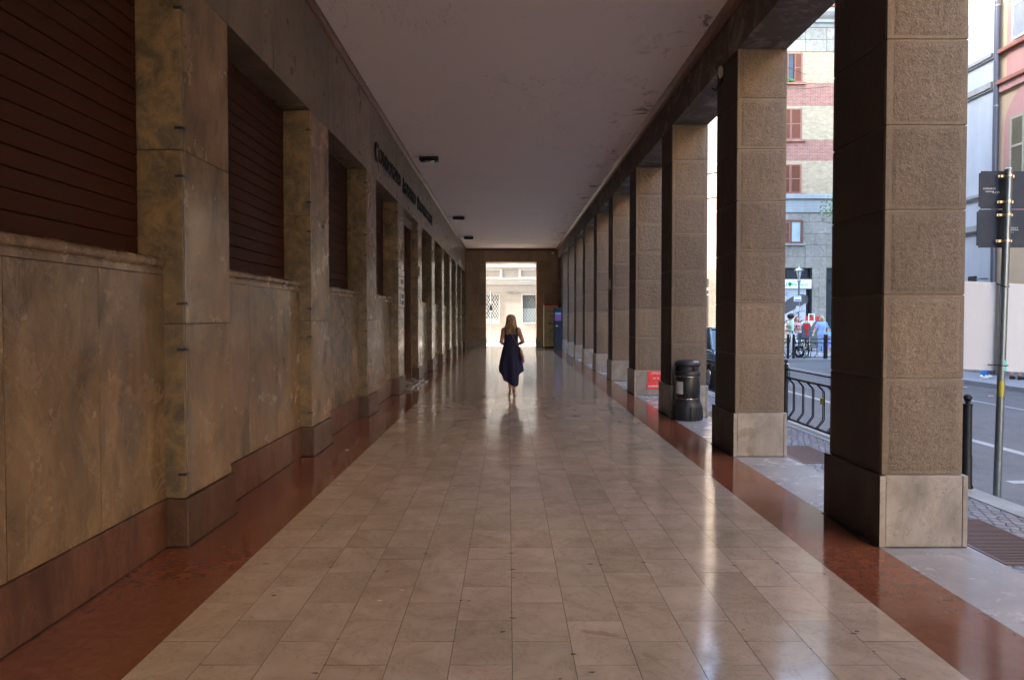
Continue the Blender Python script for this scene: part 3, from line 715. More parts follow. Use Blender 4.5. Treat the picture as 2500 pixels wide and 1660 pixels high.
a = MB(); a.box(2.165, 2.555, 32.2, 32.5, .08, 2.02, b=.012); a.build('body', simple('dark_blue_panel', (.010, .014, .028), .75), t)
a = MB(); a.box(2.15, 2.57, 32.17, 32.53, .002, .078, b=.01); a.build('foot', M['black'], t)
a = MB(); a.box(2.20, 2.49, 32.190, 32.199, 1.40, 1.80); 
a.build('poster', simple('purple_poster', (.20, .08, .32), .4, var=.7, ns=7, streak=(1, 1, 4)), t)
a = MB(); a.box(2.21, 2.46, 32.182, 32.188, 1.70, 1.78); a.build('poster_band', simple('cyan_print', (.10, .42, .75), .4, var=.8, ns=30), t)
a = MB(); a.ell((2.29, 32.198, 1.16), (.055, .006, .035)); a.build('sticker', M['paper'], t)
# ------------------------------------------------------------------ STREET FURNITURE
def bollard(x, y, lab, group='ball-topped bollards along the kerb', h=.90):
    t = thing('bollard', lab, 'bollard', (x, y, 0), group)
    a = MB(); a.lathe([(.055, .0), (.055, .02), (.046, .04), (.044, .30), (.040, .32), (.038, h-.10), (.046, h-.095), (.046, h-.085), (.02, h-.08), (.018, h-.072), (.030, h-.068), (.030, h-.062), (.015, h-.058)], (x, y, 0), 24); a.build('post', M['darkmetal'], t, smooth=True)
    a = MB(); a.ell((x, y, h-.03), (.036, .036, .036), n=20); a.build('ball', M['darkmetal'], t, smooth=True)
    return t
bollard(4.283, 6.35, 'black bollard with ball top on the kerb just right of the nearest pillar', h=.875)
# bent-bar railing along kerb
FX = 4.25
rail_root = None
for i, (y1_, y0_) in enumerate(((10.44, 8.0), (12.98, 10.54), (15.9, 13.3), (18.6, 16.1), (21.5, 19.0))):
    lab = ['black railing with yellow tape on one bent bar, seen between the first two pillars', 'black bent-bar railing on the kerb behind the second pillar', 'black bent-bar railing on the kerb in front of the blue-grey car', 'black bent-bar railing farther up the kerb past the car front', 'farthest black bent-bar railing on this kerb'][i]
    t = thing('kerb_railing', lab, 'railing', (FX, y0_, 0), 'bent-bar railings along the kerb')
    for yy in (y1_, y0_):
        a = MB(); a.lathe([(.035, .0), (.035, .86), (.040, .862), (.040, .872), (.016, .876), (.016, .886)], (FX, yy, 0), 16); a.build('post', M['darkmetal'], t, smooth=True)
        a = MB(); a.ell((FX, yy, .918), (.034, .034, .034)); a.build('ball', M['darkmetal'], t, smooth=True)
    for z, r_ in ((.80, .013), (.675, .018), (.055, .018)):
        a = MB(); a.tube([(FX, y0_+.03, z), (FX, y1_-.03, z)], r_, 8); a.build('rail', M['darkmetal'], t, smooth=True)
    y = y1_ - .08; n = 0
    while y > y0_ + .25:
        a = MB()
        for q in (0, .045): a.tube([(FX, y-q, .668), (FX, y-.18-q, .60), (FX, y-.20-q, .57), (FX, y-.20-q, .22), (FX, y-.18-q, .19), (FX, y-q, .06)], .0075, 6)
        a.build('baluster', M['darkmetal'], t, smooth=True); y -= .32; n += 1
    if i == 0:
        a = MB(); a.tube([(FX, 9.235, .50), (FX, 9.235, .41)], .02, 8, flat=(1, 1)); a.tube([(FX, 9.19, .50), (FX, 9.19, .41)], .02, 8); a.build('yellow_tape', M['yellow'], t)
    if i == 2:
        a = MB(); a.tube([(FX-.02, 14.3, .42), (FX-.035, 14.3, .42)], .045, 16); a.build('reflector', M['lens'], t)
# sign pole with boards
t = thing('sign_pole', 'slightly leaning galvanised signpost standing beside the kerb at the right edge', 'signpost', (4.43, 6.15, -.12))
a = MB(); a.tube([(4.425, 6.15, -.12), (4.4815, 6.15, 2.915)], .0315, 20); a.build('post', M['galv'], t, smooth=True)
a = MB(); a.lathe([(.033, 0), (.033, .02), (.02, .03)], (4.4815, 6.15, 2.90), 16); a.build('cap', M['galv'], t, smooth=True)
a = MB(); a.tube([(4.4547, 6.15, 1.115), (4.4565, 6.15, 1.21)], .0325, 20); a.build('sticker', M['sticker'], t, smooth=True)
a = MB(); a.tube([(4.4375, 6.139, .885), (4.440, 6.139, 1.02)], .024, 10); a.build('yellow_sticker', M['yellow'], t, smooth=True)
def signboard(z0, z1, x0, lab, txt):
    t = thing('traffic_sign', lab, 'traffic sign', (4.48, 6.2, z0), 'grey-backed signs on the leaning post')
    bm = bmesh.new(); bmesh.ops.create_cube(bm, size=1)
    x1 = x0 + .49
    for v in bm.verts: v.co = Vector(((x0+x1)/2+v.co.x*(x1-x0), 6.215+v.co.y*.004, (z0+z1)/2+v.co.z*(z1-z0)))
    ed = [e for e in bm.edges if abs(e.verts[0].co.y-e.verts[1].co.y) > .001]; bmesh.ops.bevel(bm, geom=ed, offset=.018, segments=5, affect='EDGES')
    a = MB(); a.bm(bm); 
    a.build('plate', M['signback'], t)
    for z in (z0+.055, z1-.055):
        a = MB(); xq = 4.427 + .0186*(z+.12)
        a.tube([(xq, 6.15, z-.009), (xq, 6.15, z+.009)], .0345, 20)
        for s_ in (-1, 1):
            a.box(xq+s_*.052-.018, xq+s_*.052+.018, 6.175, 6.187, z-.012, z+.012, b=.003); a.box(xq+s_*.04-.02, xq+s_*.04+.02, 6.160, 6.166, z-.010, z+.010)
        a.build('clamp', M['brass'], t)
    a = MB()
    for (s, x, z, sz) in txt: text_mb(a, s, frame((x, 6.2115, z), (1, 0, 0), (0, 0, 1)), size=sz)
    a.build('writing', M['whitepaint'], t)
signboard(2.575, 2.915, 4.262, 'upper rectangular sign seen from its grey back, at the top of the leaning signpost', [('COMUNE DI', 4.30, 2.75, .02), ('CREMONA', 4.32, 2.725, .016), ('A.C.M.', 4.385, 2.715, .024)])
signboard(2.225, 2.568, 4.248, 'lower rectangular sign seen from its grey back, under the upper one on the post', [('comune di', 4.545, 2.40, .018), ('CREMONA', 4.54, 2.38, .018), ('ordinanza n.', 4.52, 2.36, .013)])
t = thing('white_board', 'large blank white board tied to the leaning signpost', 'board', (4.45, 6.2, 1.1))
a = MB(); nu = 10
vs = []
for z in (1.125, 1.925):
    for i in range(nu+1):
        u = i/nu; vs.append((4.115+.66*u - (.012 if z < 1.5 else 0), 6.195+.03*(u-.5)**2*4+ .01*math.sin(3*u), z - .035*u))
m_ = nu+1; k = len(vs); vs += [(x, y+.006, z) for x, y, z in vs]
fs = [(i, i+1, m_+i+1, m_+i) for i in range(nu)] + [(k+i, k+m_+i, k+m_+i+1, k+i+1) for i in range(nu)] + [(i, k+i, k+i+1, i+1) for i in range(nu)] + [(m_+i, m_+i+1, k+m_+i+1, k+m_+i) for i in range(nu)] + [(0, m_, k+m_, k), (nu, k+nu, k+m_+nu, m_+nu)]
a.add(vs, fs); a.build('board', M['paper'], t)
a = MB(); a.tube([(4.34, 6.175, 1.165), (4.46, 6.112, 1.16), (4.50, 6.14, 1.16)], .005, 6); a.tube([(4.40, 6.17, 1.90), (4.45, 6.115, 1.865), (4.50, 6.14, 1.87)], .005, 6); a.build('cable_tie', M['rubber'], t)
# pole in front of the end facade
t = thing('sign_pole', 'thin signpost seen through the end opening, in front of the cream facade', 'signpost', (-.98, 38, -.05))
a = MB(); a.tube([(-.99, 38, -.05), (-.96, 38, 3.0)], .03, 12); a.build('post', M['galv'], t, smooth=True)
a = MB(); a.box(-1.05, -.90, 37.97, 38.10, 1.95, 2.22, b=.01); a.build('sign', M['signback'], t)
a = MB(); a.box(-1.02, -.92, 37.95, 38.02, 2.22, 2.30); a.box(-1.02, -.92, 37.95, 38.02, 1.86, 1.93); a.build('bracket', M['steel'], t)
# ------------------------------------------------------------------ BUILDINGS OPPOSITE
BX = 13.4
def shutter_leaf(a, ex, o, wd, h, n, m=0, th=.04, fr=.06):
    """louvred leaf in the plane o + ex*u + z ; thickness towards -normal"""
    ex = Vector(ex); nn = ex.cross(Vector((0, 0, 1)))
    i0 = len(a.v)
    a.box(0, fr, 0, th, 0, h, m, .5); a.box(wd-fr, wd, 0, th, 0, h, m, .5); a.box(fr, wd-fr, 0, th, 0, fr, m, .5); a.box(fr, wd-fr, 0, th, h-fr, h, m, .5); a.box(fr, wd-fr, 0, th, h/2-fr/2, h/2+fr/2, m, .5)
    for i in range(n):
        z = fr + (h-2*fr)*(i+.5)/n; d = (h-2*fr)/n
        a.add([(fr, .002, z-d*.45), (wd-fr, .002, z-d*.45), (wd-fr, th-.004, z+d*.35), (fr, th-.004, z+d*.35), (fr, .008, z-d*.45), (wd-fr, .008, z-d*.45), (wd-fr, th, z+d*.35), (fr, th, z+d*.35)], [(0,1,2,3),(7,6,5,4),(0,4,5,1),(2,6,7,3)], m, .5)
    Mx = Matrix.Identity(4)
    for i in range(3): Mx[i][0] = ex[i]; Mx[i][1] = nn[i]; Mx[i][2] = (0, 0, 1)[i]; Mx[i][3] = o[i]
    a.xf(Mx, i0)
t = thing('blue_building', 'pale blue plastered building with grey string courses across the street', 'building', (BX, 21, 0))
a = MB(); a.box(BX, 24, 18.99, 24.3, 0, 12.6); a.build('wall', M['blue'], t)
a = MB(); a.box(BX-.04, BX-.001, 18.99, 24.3, .0, 1.1); a.build('base', M['stucco'], t)
for z0, z1, d in ((8.76, 8.86, .10), (7.91, 8.08, .10), (4.97, 5.07, .09), (4.02, 4.20, .10)):
    a = MB(); a.box(BX-d, BX-.001, 18.99, 24.3, z0, z1, b=.01); a.box(BX-d*.6, BX-.001, 18.99, 24.3, z0-.05, z0-.002); a.build('string_course', M['stucco'], t)
a = MB(); a.box(BX-.03, BX-.001, 20.6, 21.8, 1.3, 3.0); a.build('window', M['glass'], t)
a = MB()
for i in range(9): a.box(BX-.08, BX-.05, 20.55+.15*i, 20.57+.15*i, 1.3, 3.0)
a.build('window_bars', M['darkmetal'], t)
a = MB(); a.tube([(BX-.08, 20.2, 0), (BX-.08, 20.2, 2.6)], .05, 10); a.build('drainpipe', M['galv'], t, smooth=True)
t = thing('wall_bracket', 'dark sign box on a short horizontal bracket fixed to the pale blue wall', 'sign', (BX, 19.3, 2.65))
a = MB(); a.box(BX-.20, BX-.14, 19.35, 19.65, 2.58, 2.75, b=.01); a.build('box', M['blackbody'], t)
a = MB(); a.tube([(BX-.17, 19.35, 2.66), (BX-.17, 19.15, 2.66), (BX, 19.12, 2.66)], .02, 8); a.build('arm', M['galv'], t)
t = thing('pink_building', 'ochre and pink plastered house with brown cornices and louvred shutters across the street', 'building', (BX, 12, 0))
a = MB(); a.box(BX, 24, 2, 18.985, 0, 12.8); a.build('wall', M['ochre'], t)
a = MB(); a.box(BX-.03, BX-.001, 18.80, 18.985, 0, 12.8); a.build('corner_strip', M['orange'], t)
def archpanel(y0, y1, z0, zs):
    pts = [(y0, z0), (y1, z0)]; n = 20; r_ = (y1-y0)/2; yc = (y0+y1)/2
    pts += [(yc + r_*math.cos(math.pi*i/n), zs + r_*math.sin(math.pi*i/n)) for i in range(n+1)]
    return pts
n_b = 0
for yc in (17.35, 13.0, 8.6, 4.4):
    a = MB(); a.prism(archpanel(yc-1.2, yc+1.2, 3.6, 6.55), 'x', BX-.03, BX-.001); a.build('arched_panel', M['pink'], t)
    a = MB(); a.box(BX-.03, BX-.001, yc-1.1, yc+1.13, 8.80, 12.4); a.box(BX-.03, BX-.001, yc-1.1, yc+1.13, 8.02, 8.68); a.build('upper_panel', M['pink'], t)
    for z0, z1, mt in ((5.30, 6.85, 'shgreen'), (8.86, 10.7, 'shblue')):
        a = MB(); a.box(BX-.05, BX-.031, yc-.5, yc+.5, z0+.03, z1); w_ = a.build('window', M['glass'], t)
        for s_ in (1, -1):
            a = MB()
            if s_ == 1: shutter_leaf(a, (0, -1, 0), (BX-.09, yc+1.0-.16, z0), .5, z1-z0, 22)
            else: shutter_leaf(a, (0, -1, 0), (BX-.09, yc-.34, z0), .5, z1-z0, 22)
            a.build('shutter', M[mt], w_)
for z0, z1, d in ((8.70, 8.80, .16), (7.86, 7.97, .18)):
    a = MB(); a.box(BX-d, BX-.001, 2, 18.78, z0, z1, b=.015); a.build('cornice', M['brownpl'], t)
a = MB(); a.box(BX-.10, BX-.001, 2, 18.78, 7.66, 7.855, b=.01); a.build('cornice_band', M['pink'], t)
a = MB(); a.box(BX-.05, BX-.001, 2, 18.78, 0, .8); a.build('base', M['stucco'], t)
a = MB(); a.tube([(BX-.12, 18.73, 0), (BX-.12, 18.73, 12.7)], .075, 14); a.build('drainpipe', simple('painted_pipe', (.09, .09, .11), .4, .3), t, smooth=True)
a = MB(); 
for z in (2.5, 5.2, 7.3, 10): a.lathe([(.085, 0), (.085, .04)], (BX-.12, 18.73, z), 14)
a.build('pipe_collars', M['galv'], t)
t = thing('ochre_house', 'plain ochre house continuing the row behind the viewer', 'building', (BX, -15, 0))
a = MB(); a.box(BX, 24, -45, 1.99, 0, 14); a.build('wall', M['ochre'], t)
a = MB()
for i in range(9):
    for z in (1.2, 5.0, 8.6): a.box(BX-.03, BX-.001, -43+4.8*i, -41.8+4.8*i, z, z+1.7)
a.build('window', M['shgreen'], t)
# pharmacy corner building
FYY = 36.0
t = thing('pharmacy_building', 'tall grey stone and banded brick apartment block with the pharmacy on its ground floor', 'building', (17, FYY, 0))
a = MB(); a.box(12.9, 30, FYY+.001, 48, 7.9, 15.40, 0); 
for z0, z1, m_ in ((8.0, 9.75, 0), (9.75, 10.85, 1), (10.85, 12.6, 0), (12.6, 13.8, 1), (13.8, 15.4, 0)):
    a.box(12.9, 30, FYY-.02, FYY, z0, z1, m_)
a.m = [0]*6 + [0]*6 + [1]*6 + [0]*6 + [1]*6 + [0]*6
a.build('brick_wall', [M['brickbeige'], M['brickred']], t)
a = MB(); z = 15.4
for z0, h in ((15.4, .62), (16.02, .62)):
    x = 12.9; 
    while x < 30:
        L = random.choice([1.3, 1.5, 1.1]); a.box(x+.008, x+L-.008, FYY-.05, FYY+1, z0+.008, z0+h-.008, 0, b=.004); x += L
a.build('attic_stone', M['greystone'], t)
a = MB(); a.prism([(FYY+1, 16.66), (FYY-.05, 16.66), (FYY-.12, 16.80), (FYY-.25, 16.85), (FYY-.25, 16.98), (FYY-.45, 17.10), (FYY-.6, 17.25), (FYY-.6, 17.45), (FYY+1, 17.45)], 'x', 12.6, 30.3); a.build('cornice', M['stucco'], t)
a = MB(); a.prism([(FYY-.7, 17.47), (FYY-.7, 17.55), (FYY+5, 19.6), (FYY+5, 17.47)], 'x', 12.5, 30.4)
for i in range(95): x = 12.55+.19*i; a.tube([(x, FYY-.76, 17.56), (x, FYY+4.9, 19.62)], .075, 6)
a.build('roof', M['rooftile'], t)
a = MB(); x = 12.9
for z0, z1 in ((4.16, 4.75), (4.75, 5.35), (5.35, 5.95), (5.95, 6.55), (6.55, 7.04)):
    x = 12.9
    while x < 30:
        L = random.choice([.7, .9, 1.1]); a.box(x+.006, x+L-.006, FYY-.03-random.random()*.02, FYY+.5, z0+.006, z1-.006, 0, b=.004); x += L
for (xa, xb) in ((12.9, 13.3), (15.98, 16.72), (19.5, 20.3), (23, 24)):
    for i in range(8):
        z0 = .02+.52*i; a.box(xa+.004, (xa+xb)/2-.004, FYY-.04, FYY+.5, z0, z0+.51, 0, b=.004); a.box((xa+xb)/2+.004, xb-.004, FYY-.04, FYY+.5, z0, z0+.51, 0, b=.004)
a.box(12.9, 30, FYY+.3, FYY+.6, 0, 8, 0); a.box(12.9, 13.0, FYY+.3, 41.8, 0, 8)
a.build('stone_wall', M['greystone'], t)
a = MB(); a.box(12.85, 30, FYY-.12, FYY+.4, 7.04, 7.30, b=.02); a.box(12.85, 30, FYY-.05, FYY+.4, 7.30, 7.75); a.box(12.85, 30, FYY-.18, FYY+.4, 7.75, 8.0, b=.03); a.build('string_course', M['stucco'], t)
wl = [(13.8, 15.33), (10.85, 12.46), (8.05, 9.57)]
for xw in (14.76, 18.6, 22.4):
    for i, (z0, z1) in enumerate(wl):
        a = MB(); a.box(xw-.56, xw+.56, FYY-.028, FYY-.022, z0, z1); w_ = a.build('window', M['glass'], t)
        a = MB(); a.box(xw-.62, xw-.54, FYY-.06, FYY-.021, z0, z1); a.box(xw+.54, xw+.60, FYY-.06, FYY-.021, z0, z1); a.box(xw-.54, xw+.54, FYY-.06, FYY-.021, z1-.06, z1); a.build('frame', M['shred'], w_)
        for s_ in (-1, 1):
            a = MB(); gp = .16 if i == 0 else .005
            x0 = xw+gp if s_ == 1 else xw-.54
            if i == 0 and s_ == 1: x0 = xw + .16
            shutter_leaf(a, (1, 0, 0), (x0, FYY-.07, z0+.02), .38 if i == 0 else .53, z1-z0-.05, 30, th=.035, fr=.045); a.build('shutter', M['shred'], w_)
        a = MB(); a.box(xw-.75, xw+.78, FYY-.16, FYY-.021, z0-.12, z0-.004, b=.01); a.build('sill', M['brickred'], w_)
    a = MB(); a.box(xw-.6, xw+.66, FYY-.075, FYY-.07, 5.43, 6.66); w_ = a.build('window', M['glass2'], t)
    a = MB(); a.box(xw+.56, xw+.68, FYY-.13, FYY-.077, 5.43, 6.66); a.box(xw-.02, xw+.09, FYY-.13, FYY-.077, 5.43, 6.66); a.box(xw-.6, xw+.56, FYY-.128, FYY-.077, 6.56, 6.66); a.box(xw+.09, xw+.56, FYY-.128, FYY-.077, 5.43, 5.52); a.build('frame', M['frame_br'], w_)
    a = MB(); shutter_leaf(a, (1, 0, 0), (xw-.6, FYY-.12, 5.45), .58, 1.1, 22, th=.03); a.build('shutter', M['shred'], w_)
    a = MB(); a.box(xw-.75, xw+.8, FYY-.16, FYY-.051, 5.33, 5.425); a.build('sill', M['stucco'], w_)
a = MB(); 
for i in range(24): a.ell((14.72+random.uniform(-.14, .16), FYY-.12+random.uniform(-.03, .03), 13.84+random.uniform(0, .12)), (.05, .03, .04), n=6)
pl = a.build('window_plant', M['leaf']); tag(pl, 'small green potted plant on the top floor window sill with half-open shutters', 'plant')
for (xa, xb) in ((13.3, 15.98), (16.72, 19.5), (20.3, 23)):
    a = MB(); a.box(xa, xb, FYY+.16, FYY+.2, .3, 4.12); w_ = a.build('shop_window', M['glass'], t)
    a = MB(); a.box(xa, xb, FYY+.05, FYY+.15, 3.57, 3.66); a.box(xa, xb, FYY+.05, FYY+.15, .1, .3); a.box(xb-.10, xb-.001, FYY+.02, FYY+.15, .3, 4.12); a.box(xa, xa+.1, FYY+.02, FYY+.15, .3, 4.12); a.box((xa+xb)/2-.03, (xa+xb)/2+.03, FYY+.05, FYY+.15, 3.66, 4.12); a.build('frame', M['darkmetal'], w_)
t = thing('pharmacy_sign', 'white fascia sign with green cross and the word Farmacia', 'sign', (15, FYY, 3.07))
a = MB(); a.box(13.32, 15.96, FYY-.02, FYY+.04, 3.07, 3.56, b=.01); a.build('panel', M['whitepaint'], t)
a = MB(); text_mb(a, 'Farmacia', frame((14.955, FYY-.025, 3.22), (1, 0, 0), (0, 0, 1)), size=.24, width=.80, ext=.004)
a.box(14.77, 14.87, FYY-.03, FYY-.022, 3.19, 3.42); a.box(14.71, 14.93, FYY-.03, FYY-.022, 3.26, 3.36); a.build('green_lettering', M['green'], t)
a = MB(); text_mb(a, 'TEU', frame((14.22, FYY-.025, 3.21), (1, 0, 0), (0, 0, 1)), size=.28, width=.44, ext=.003); a.build('navy_lettering', M['navy'], t)
t = thing('window_poster', 'large pale poster with a dark oval and slanted lettering filling the pharmacy window', 'poster', (14.9, FYY+.1, .4))
a = MB(); a.box(13.42, 15.72, FYY+.10, FYY+.13, .4, 3.05); a.build('sheet', simple('poster_grey', (.42, .46, .50), .4, var=.08), t)
a = MB(); a.prism([(14.95+.78*math.cos(q)*math.cos(.5)-.42*math.sin(q)*math.sin(.5)+.2, 2.25+.78*math.cos(q)*math.sin(.5)+.42*math.sin(q)*math.cos(.5)) for q in [2*math.pi*i/36 for i in range(36)]], 'y', FYY+.088, FYY+.095); a.build('dark_oval', simple('oval_print', (.07, .065, .07), .4), t)
a = MB(); a.prism([(13.9, .5), (14.6, 1.72), (15.70, 2.30), (15.70, .5)], 'y', FYY+.078, FYY+.084); a.build('pale_corner', simple('pale_print', (.55, .53, .54), .5, var=.08), t)
a = MB(); e = (math.cos(.5), 0, math.sin(.5)); u_ = (-math.sin(.5), 0, math.cos(.5))
text_mb(a, 'INTEGRAL', frame((15.05, FYY+.074, 1.86), e, u_), size=.15, width=.68); text_mb(a, 'ERAC', frame((15.12, FYY+.074, 1.62), e, u_), size=.28, width=.62)
text_mb(a, 'LA CURE JOUR', frame((14.75, FYY+.074, 1.15), e, u_), size=.13, width=.85); text_mb(a, 'FIRMING', frame((15.1, FYY+.074, 1.12), e, u_), size=.13, width=.5)
text_mb(a, 'AC', frame((14.50, FYY+.074, 2.70), (1, 0, 0), (0, 0, 1)), size=.25, width=.30); a.build('lettering', M['navy'], t)
# facade beyond the end opening
CY = 41.8
t = thing('cream_facade_building', 'cream plastered building with grilled windows and white mouldings beyond the end opening', 'building', (0, CY, 0))
a = MB()
def wallrects(x0, x1, z0, z1, holes):
    xs_ = sorted({x0, x1, *[h[0] for h in holes], *[h[1] for h in holes]}); zs_ = sorted({z0, z1, *[h[2] for h in holes], *[h[3] for h in holes]})
    for xa, xb in zip(xs_[:-1], xs_[1:]):
        for za, zb in zip(zs_[:-1], zs_[1:]):
            if not any(h[0] <= xa and xb <= h[1] and h[2] <= za and zb <= h[3] for h in holes): a.face([(xa, CY, za), (xb, CY, za), (xb, CY, zb), (xa, CY, zb)])
hx = [(-1.82+2.60*i, -.565+2.60*i) for i in range(-3, 4)]
hx = [(-1.74+2.60*i - .0, -.565+2.60*i) for i in range(-3, 4)]
holes = []
for i in range(-3, 4):
    xa = -1.72+2.585*i; holes.append((xa, xa+1.155, 1.25, 2.925))
wallrects(-14, 9, 0, 14, holes); a.box(-14, 9, CY+.3, CY+9, 0, 14); a.build('wall', M['creamstone'], t)
a = MB()
for i in range(0, 8):
    z = .35 + .45*i
    if z < 1.2 or z > 2.95: a.box(-14, 9, CY-.014, CY-.001, z+.006, z+.444, b=.004)
    else:
        xx = -14
        for h in holes: a.box(xx, h[0]-.06, CY-.014, CY-.001, z+.006, z+.444, b=.004); xx = h[1]+.06
        a.box(xx, 9, CY-.014, CY-.001, z+.006, z+.444, b=.004)
a.v = [(x, y, min(z, 3.5)) for x, y, z in a.v]
a.build('rusticated_courses', M['creamstone'], t)
a = MB(); a.box(-14, 9, CY-.05, CY-.016, .03, .33, b=.01); a.build('base', M['stucco'], t)
a = MB(); a.box(-14, 9, CY-.05, CY-.001, 3.54, 3.66, b=.01); a.box(-14, 9, CY-.09, CY-.001, 3.663, 3.84, b=.01); a.box(-14, 9, CY-.16, CY-.001, 3.843, 3.92, b=.015); a.build('string_course', M['whitepl'], t)
a = MB(); a.box(-14, 9, CY-.05, CY-.001, 4.52, 4.60); a.box(-14, 9, CY-.12, CY-.001, 4.603, 4.70, b=.01); a.build('upper_string_course', M['whitepl'], t)
for i in range(-3, 4):
    x = -1.72+2.585*i-.25; xb = x+1.60
    a = MB(); a.box(x, x+.16, CY-.04, CY-.001, 3.93, 4.51); a.box(xb-.16, xb, CY-.04, CY-.001, 3.93, 4.51); a.box(x+.16, xb-.16, CY-.04, CY-.001, 4.41, 4.51); a.box(x+.16, xb-.16, CY-.04, CY-.001, 3.93, 4.02); a.build('panel_frame', M['whitepl'], t)
    xa = holes[i+3][0]; xw = holes[i+3][1]
    a = MB(); a.box(xa, xw, CY+.14, CY+.18, 1.25, 2.925); w_ = a.build('window', M['glass3'], t)
    a = MB(); a.box(xa, xw, CY+.10, CY+.135, 1.25, 2.1 if i else 1.5); a.build('blind', M['glass2'], w_)
    a = MB(); a.box(xa-.06, xa, CY-.03, CY+.1, 1.25, 2.925); a.box(xw, xw+.06, CY-.03, CY+.1, 1.25, 2.925); a.box(xa-.06, xw+.06, CY-.05, CY+.1, 1.17, 1.248); a.box(xa-.06, xw+.06, CY-.03, CY+.1, 2.927, 2.98); a.build('surround', M['whitepl'], w_)
    a = MB(); W_ = xw-xa; H_ = 1.675; s = .165; kx = .6
    for j in range(-12, 14):
        for sg in (1, -1):
            # line x = xa + s*j + sg*kx*(z-z0)
            x_ = xa + s*j if sg == 1 else xw - s*j
            t0 = 0; t1 = H_
            xs0 = x_; lo = max(0, (xa-x_)/(sg*kx)) if sg == 1 else max(0, (x_-xw)/kx); hi = min(H_, (xw-x_)/(sg*kx)) if sg == 1 else min(H_, (x_-xa)/kx)
            if hi-lo > .05: a.tube([(x_+sg*kx*lo, CY+.05+.012*sg, 1.25+lo), (x_+sg*kx*hi, CY+.05+.012*sg, 1.25+hi)], .0075 if i == 0 else .011, 4)
    a.build('grille', M['whitepaint'] if i == 0 else M['galv'], w_)
    a = MB(); a.box(xa, xw, CY-.02, CY+.02, 4.95, 6.8); a.build('upper_window', M['glass2'], t)
t = thing('wall_mark_group', 'three small grey vents in a row on the cream facade above the blonde woman', 'vent', (0, CY, 3.05))
for x in (-.02, .25, .48):
    a = MB(); a.box(x-.09, x+.07, CY-.06, CY-.015, 3.0, 3.16, b=.01)
    for q in range(4): a.box(x-.08, x+.06, CY-.066, CY-.061, 3.02+.035*q, 3.035+.035*q)
    a.build('vent', M['stucco'], t)
_t = t; t = thing('white_corner_building', 'white sunlit house with shutters glimpsed between the second and third pillars', 'building', (11, CY, 0))
a = MB(); a.box(9.003, 12.85, CY, CY+9, 0, 18.5); a.build('wall', M['whitepl'], t)
for z0 in (1.0, 4.6, 7.6, 10.6):
    for x in (9.9, 11.5):
        a = MB(); shutter_leaf(a, (1, 0, 0), (x, CY-.05, z0), .6, 1.6, 24); a.build('shutter', M['shred'], t)
a = MB(); a.box(9.003, 12.85, CY-.12, CY-.002, 0, 4.45); a.build('stone_base', M['greystone'], t)
a = MB(); a.box(11.0, 12.2, CY-.16, CY-.121, .4, 3.9); w_ = a.build('shop_window', M['glass'], t)
a = MB(); a.box(11.9, 12.0, CY-.2, CY-.161, .4, 3.2); a.box(11.0, 12.2, CY-.2, CY-.161, 3.2, 3.35); a.box(11.0, 12.2, CY-.2, CY-.161, 2.9, 2.95); a.build('frame', M['whitepaint'], w_)
# ------------------------------------------------------------------ cables
for i, (p, q, sag, lab) in enumerate((((3.2, 20, 12.5), (15.5, 35.9, 14.2), .5, 'upper thin black overhead cable crossing the street towards the brick block'), ((3.2, 22, 10.2), (16.8, 35.9, 13.6), .6, 'lower thin black overhead cable crossing towards the brick block'),
        ((3.2, 33, 8.2), (13.4, 35.9, 9.6), .35, 'thick overhead cable seen in the gap between second and third pillars'), ((3.2, 33, 7.2), (13.4, 35.9, 8.3), .4, 'second thick overhead cable, just below the other in the pillar gap'), ((3.2, 14, 13.5), (13.4, 22.5, 14.0), .3, 'thin overhead cable reaching the top of the pale blue building'))):
    a = MB(); p = Vector(p); q = Vector(q)
    a.tube([p.lerp(q, j/12) - Vector((0, 0, sag*4*(j/12)*(1-j/12))) for j in range(13)], .012 if i not in (2, 3) else .03, 5); tag(a.build('overhead_cable', M['rubber']), lab, 'cable', 'overhead cables')
# ------------------------------------------------------------------ tree
def tree(x, y, h, rad, lab):
    t = thing('tree', lab, 'tree', (x, y, 0))
    a = MB(); a.tube([(x, y, 0), (x+.05, y, 1.2), (x-.05, y+.05, 2.6), (x, y, h-rad*.9)], [.17, .13, .11, .07], 10)
    for j in range(9):
        an = j*2.4; z = h-rad*1.3+.15*j
        a.tube([(x, y, z), (x+rad*.4*math.cos(an), y+rad*.4*math.sin(an), z+.4), (x+rad*.8*math.cos(an), y+rad*.8*math.sin(an), z+.8)], [.05, .03, .012], 6)
    a.build('trunk', M['bark'], t, smooth=True)
    a = MB(); cl = [(Vector((random.gauss(0, .5), random.gauss(0, .5), random.gauss(0, .45)))*rad, random.uniform(.25, .5)*rad) for _ in range(26)]
    for _ in range(7000):
        c_, r_ = random.choice(cl); d = Vector((random.gauss(0, 1), random.gauss(0, 1), random.gauss(0, 1))).normalized()
        p = Vector((x, y, h)) + c_ + d*r_*random.random()**.4
        u = Vector((random.gauss(0, 1), random.gauss(0, 1), random.gauss(0, .6))).normalized(); v = u.cross(Vector((random.gauss(0, 1), random.gauss(0, 1), random.gauss(0, 1)))).normalized()
        s = random.uniform(.05, .09); a.face([p-u*s, p+v*s*.5, p+u*s, p-v*s*.5], 0, random.random())
    a.build('crown', M['leaf'], t, fix=False)
tree(18.55, 33, 6.9, 1.6, 'leafy green street tree mostly hidden behind the nearest pillar')
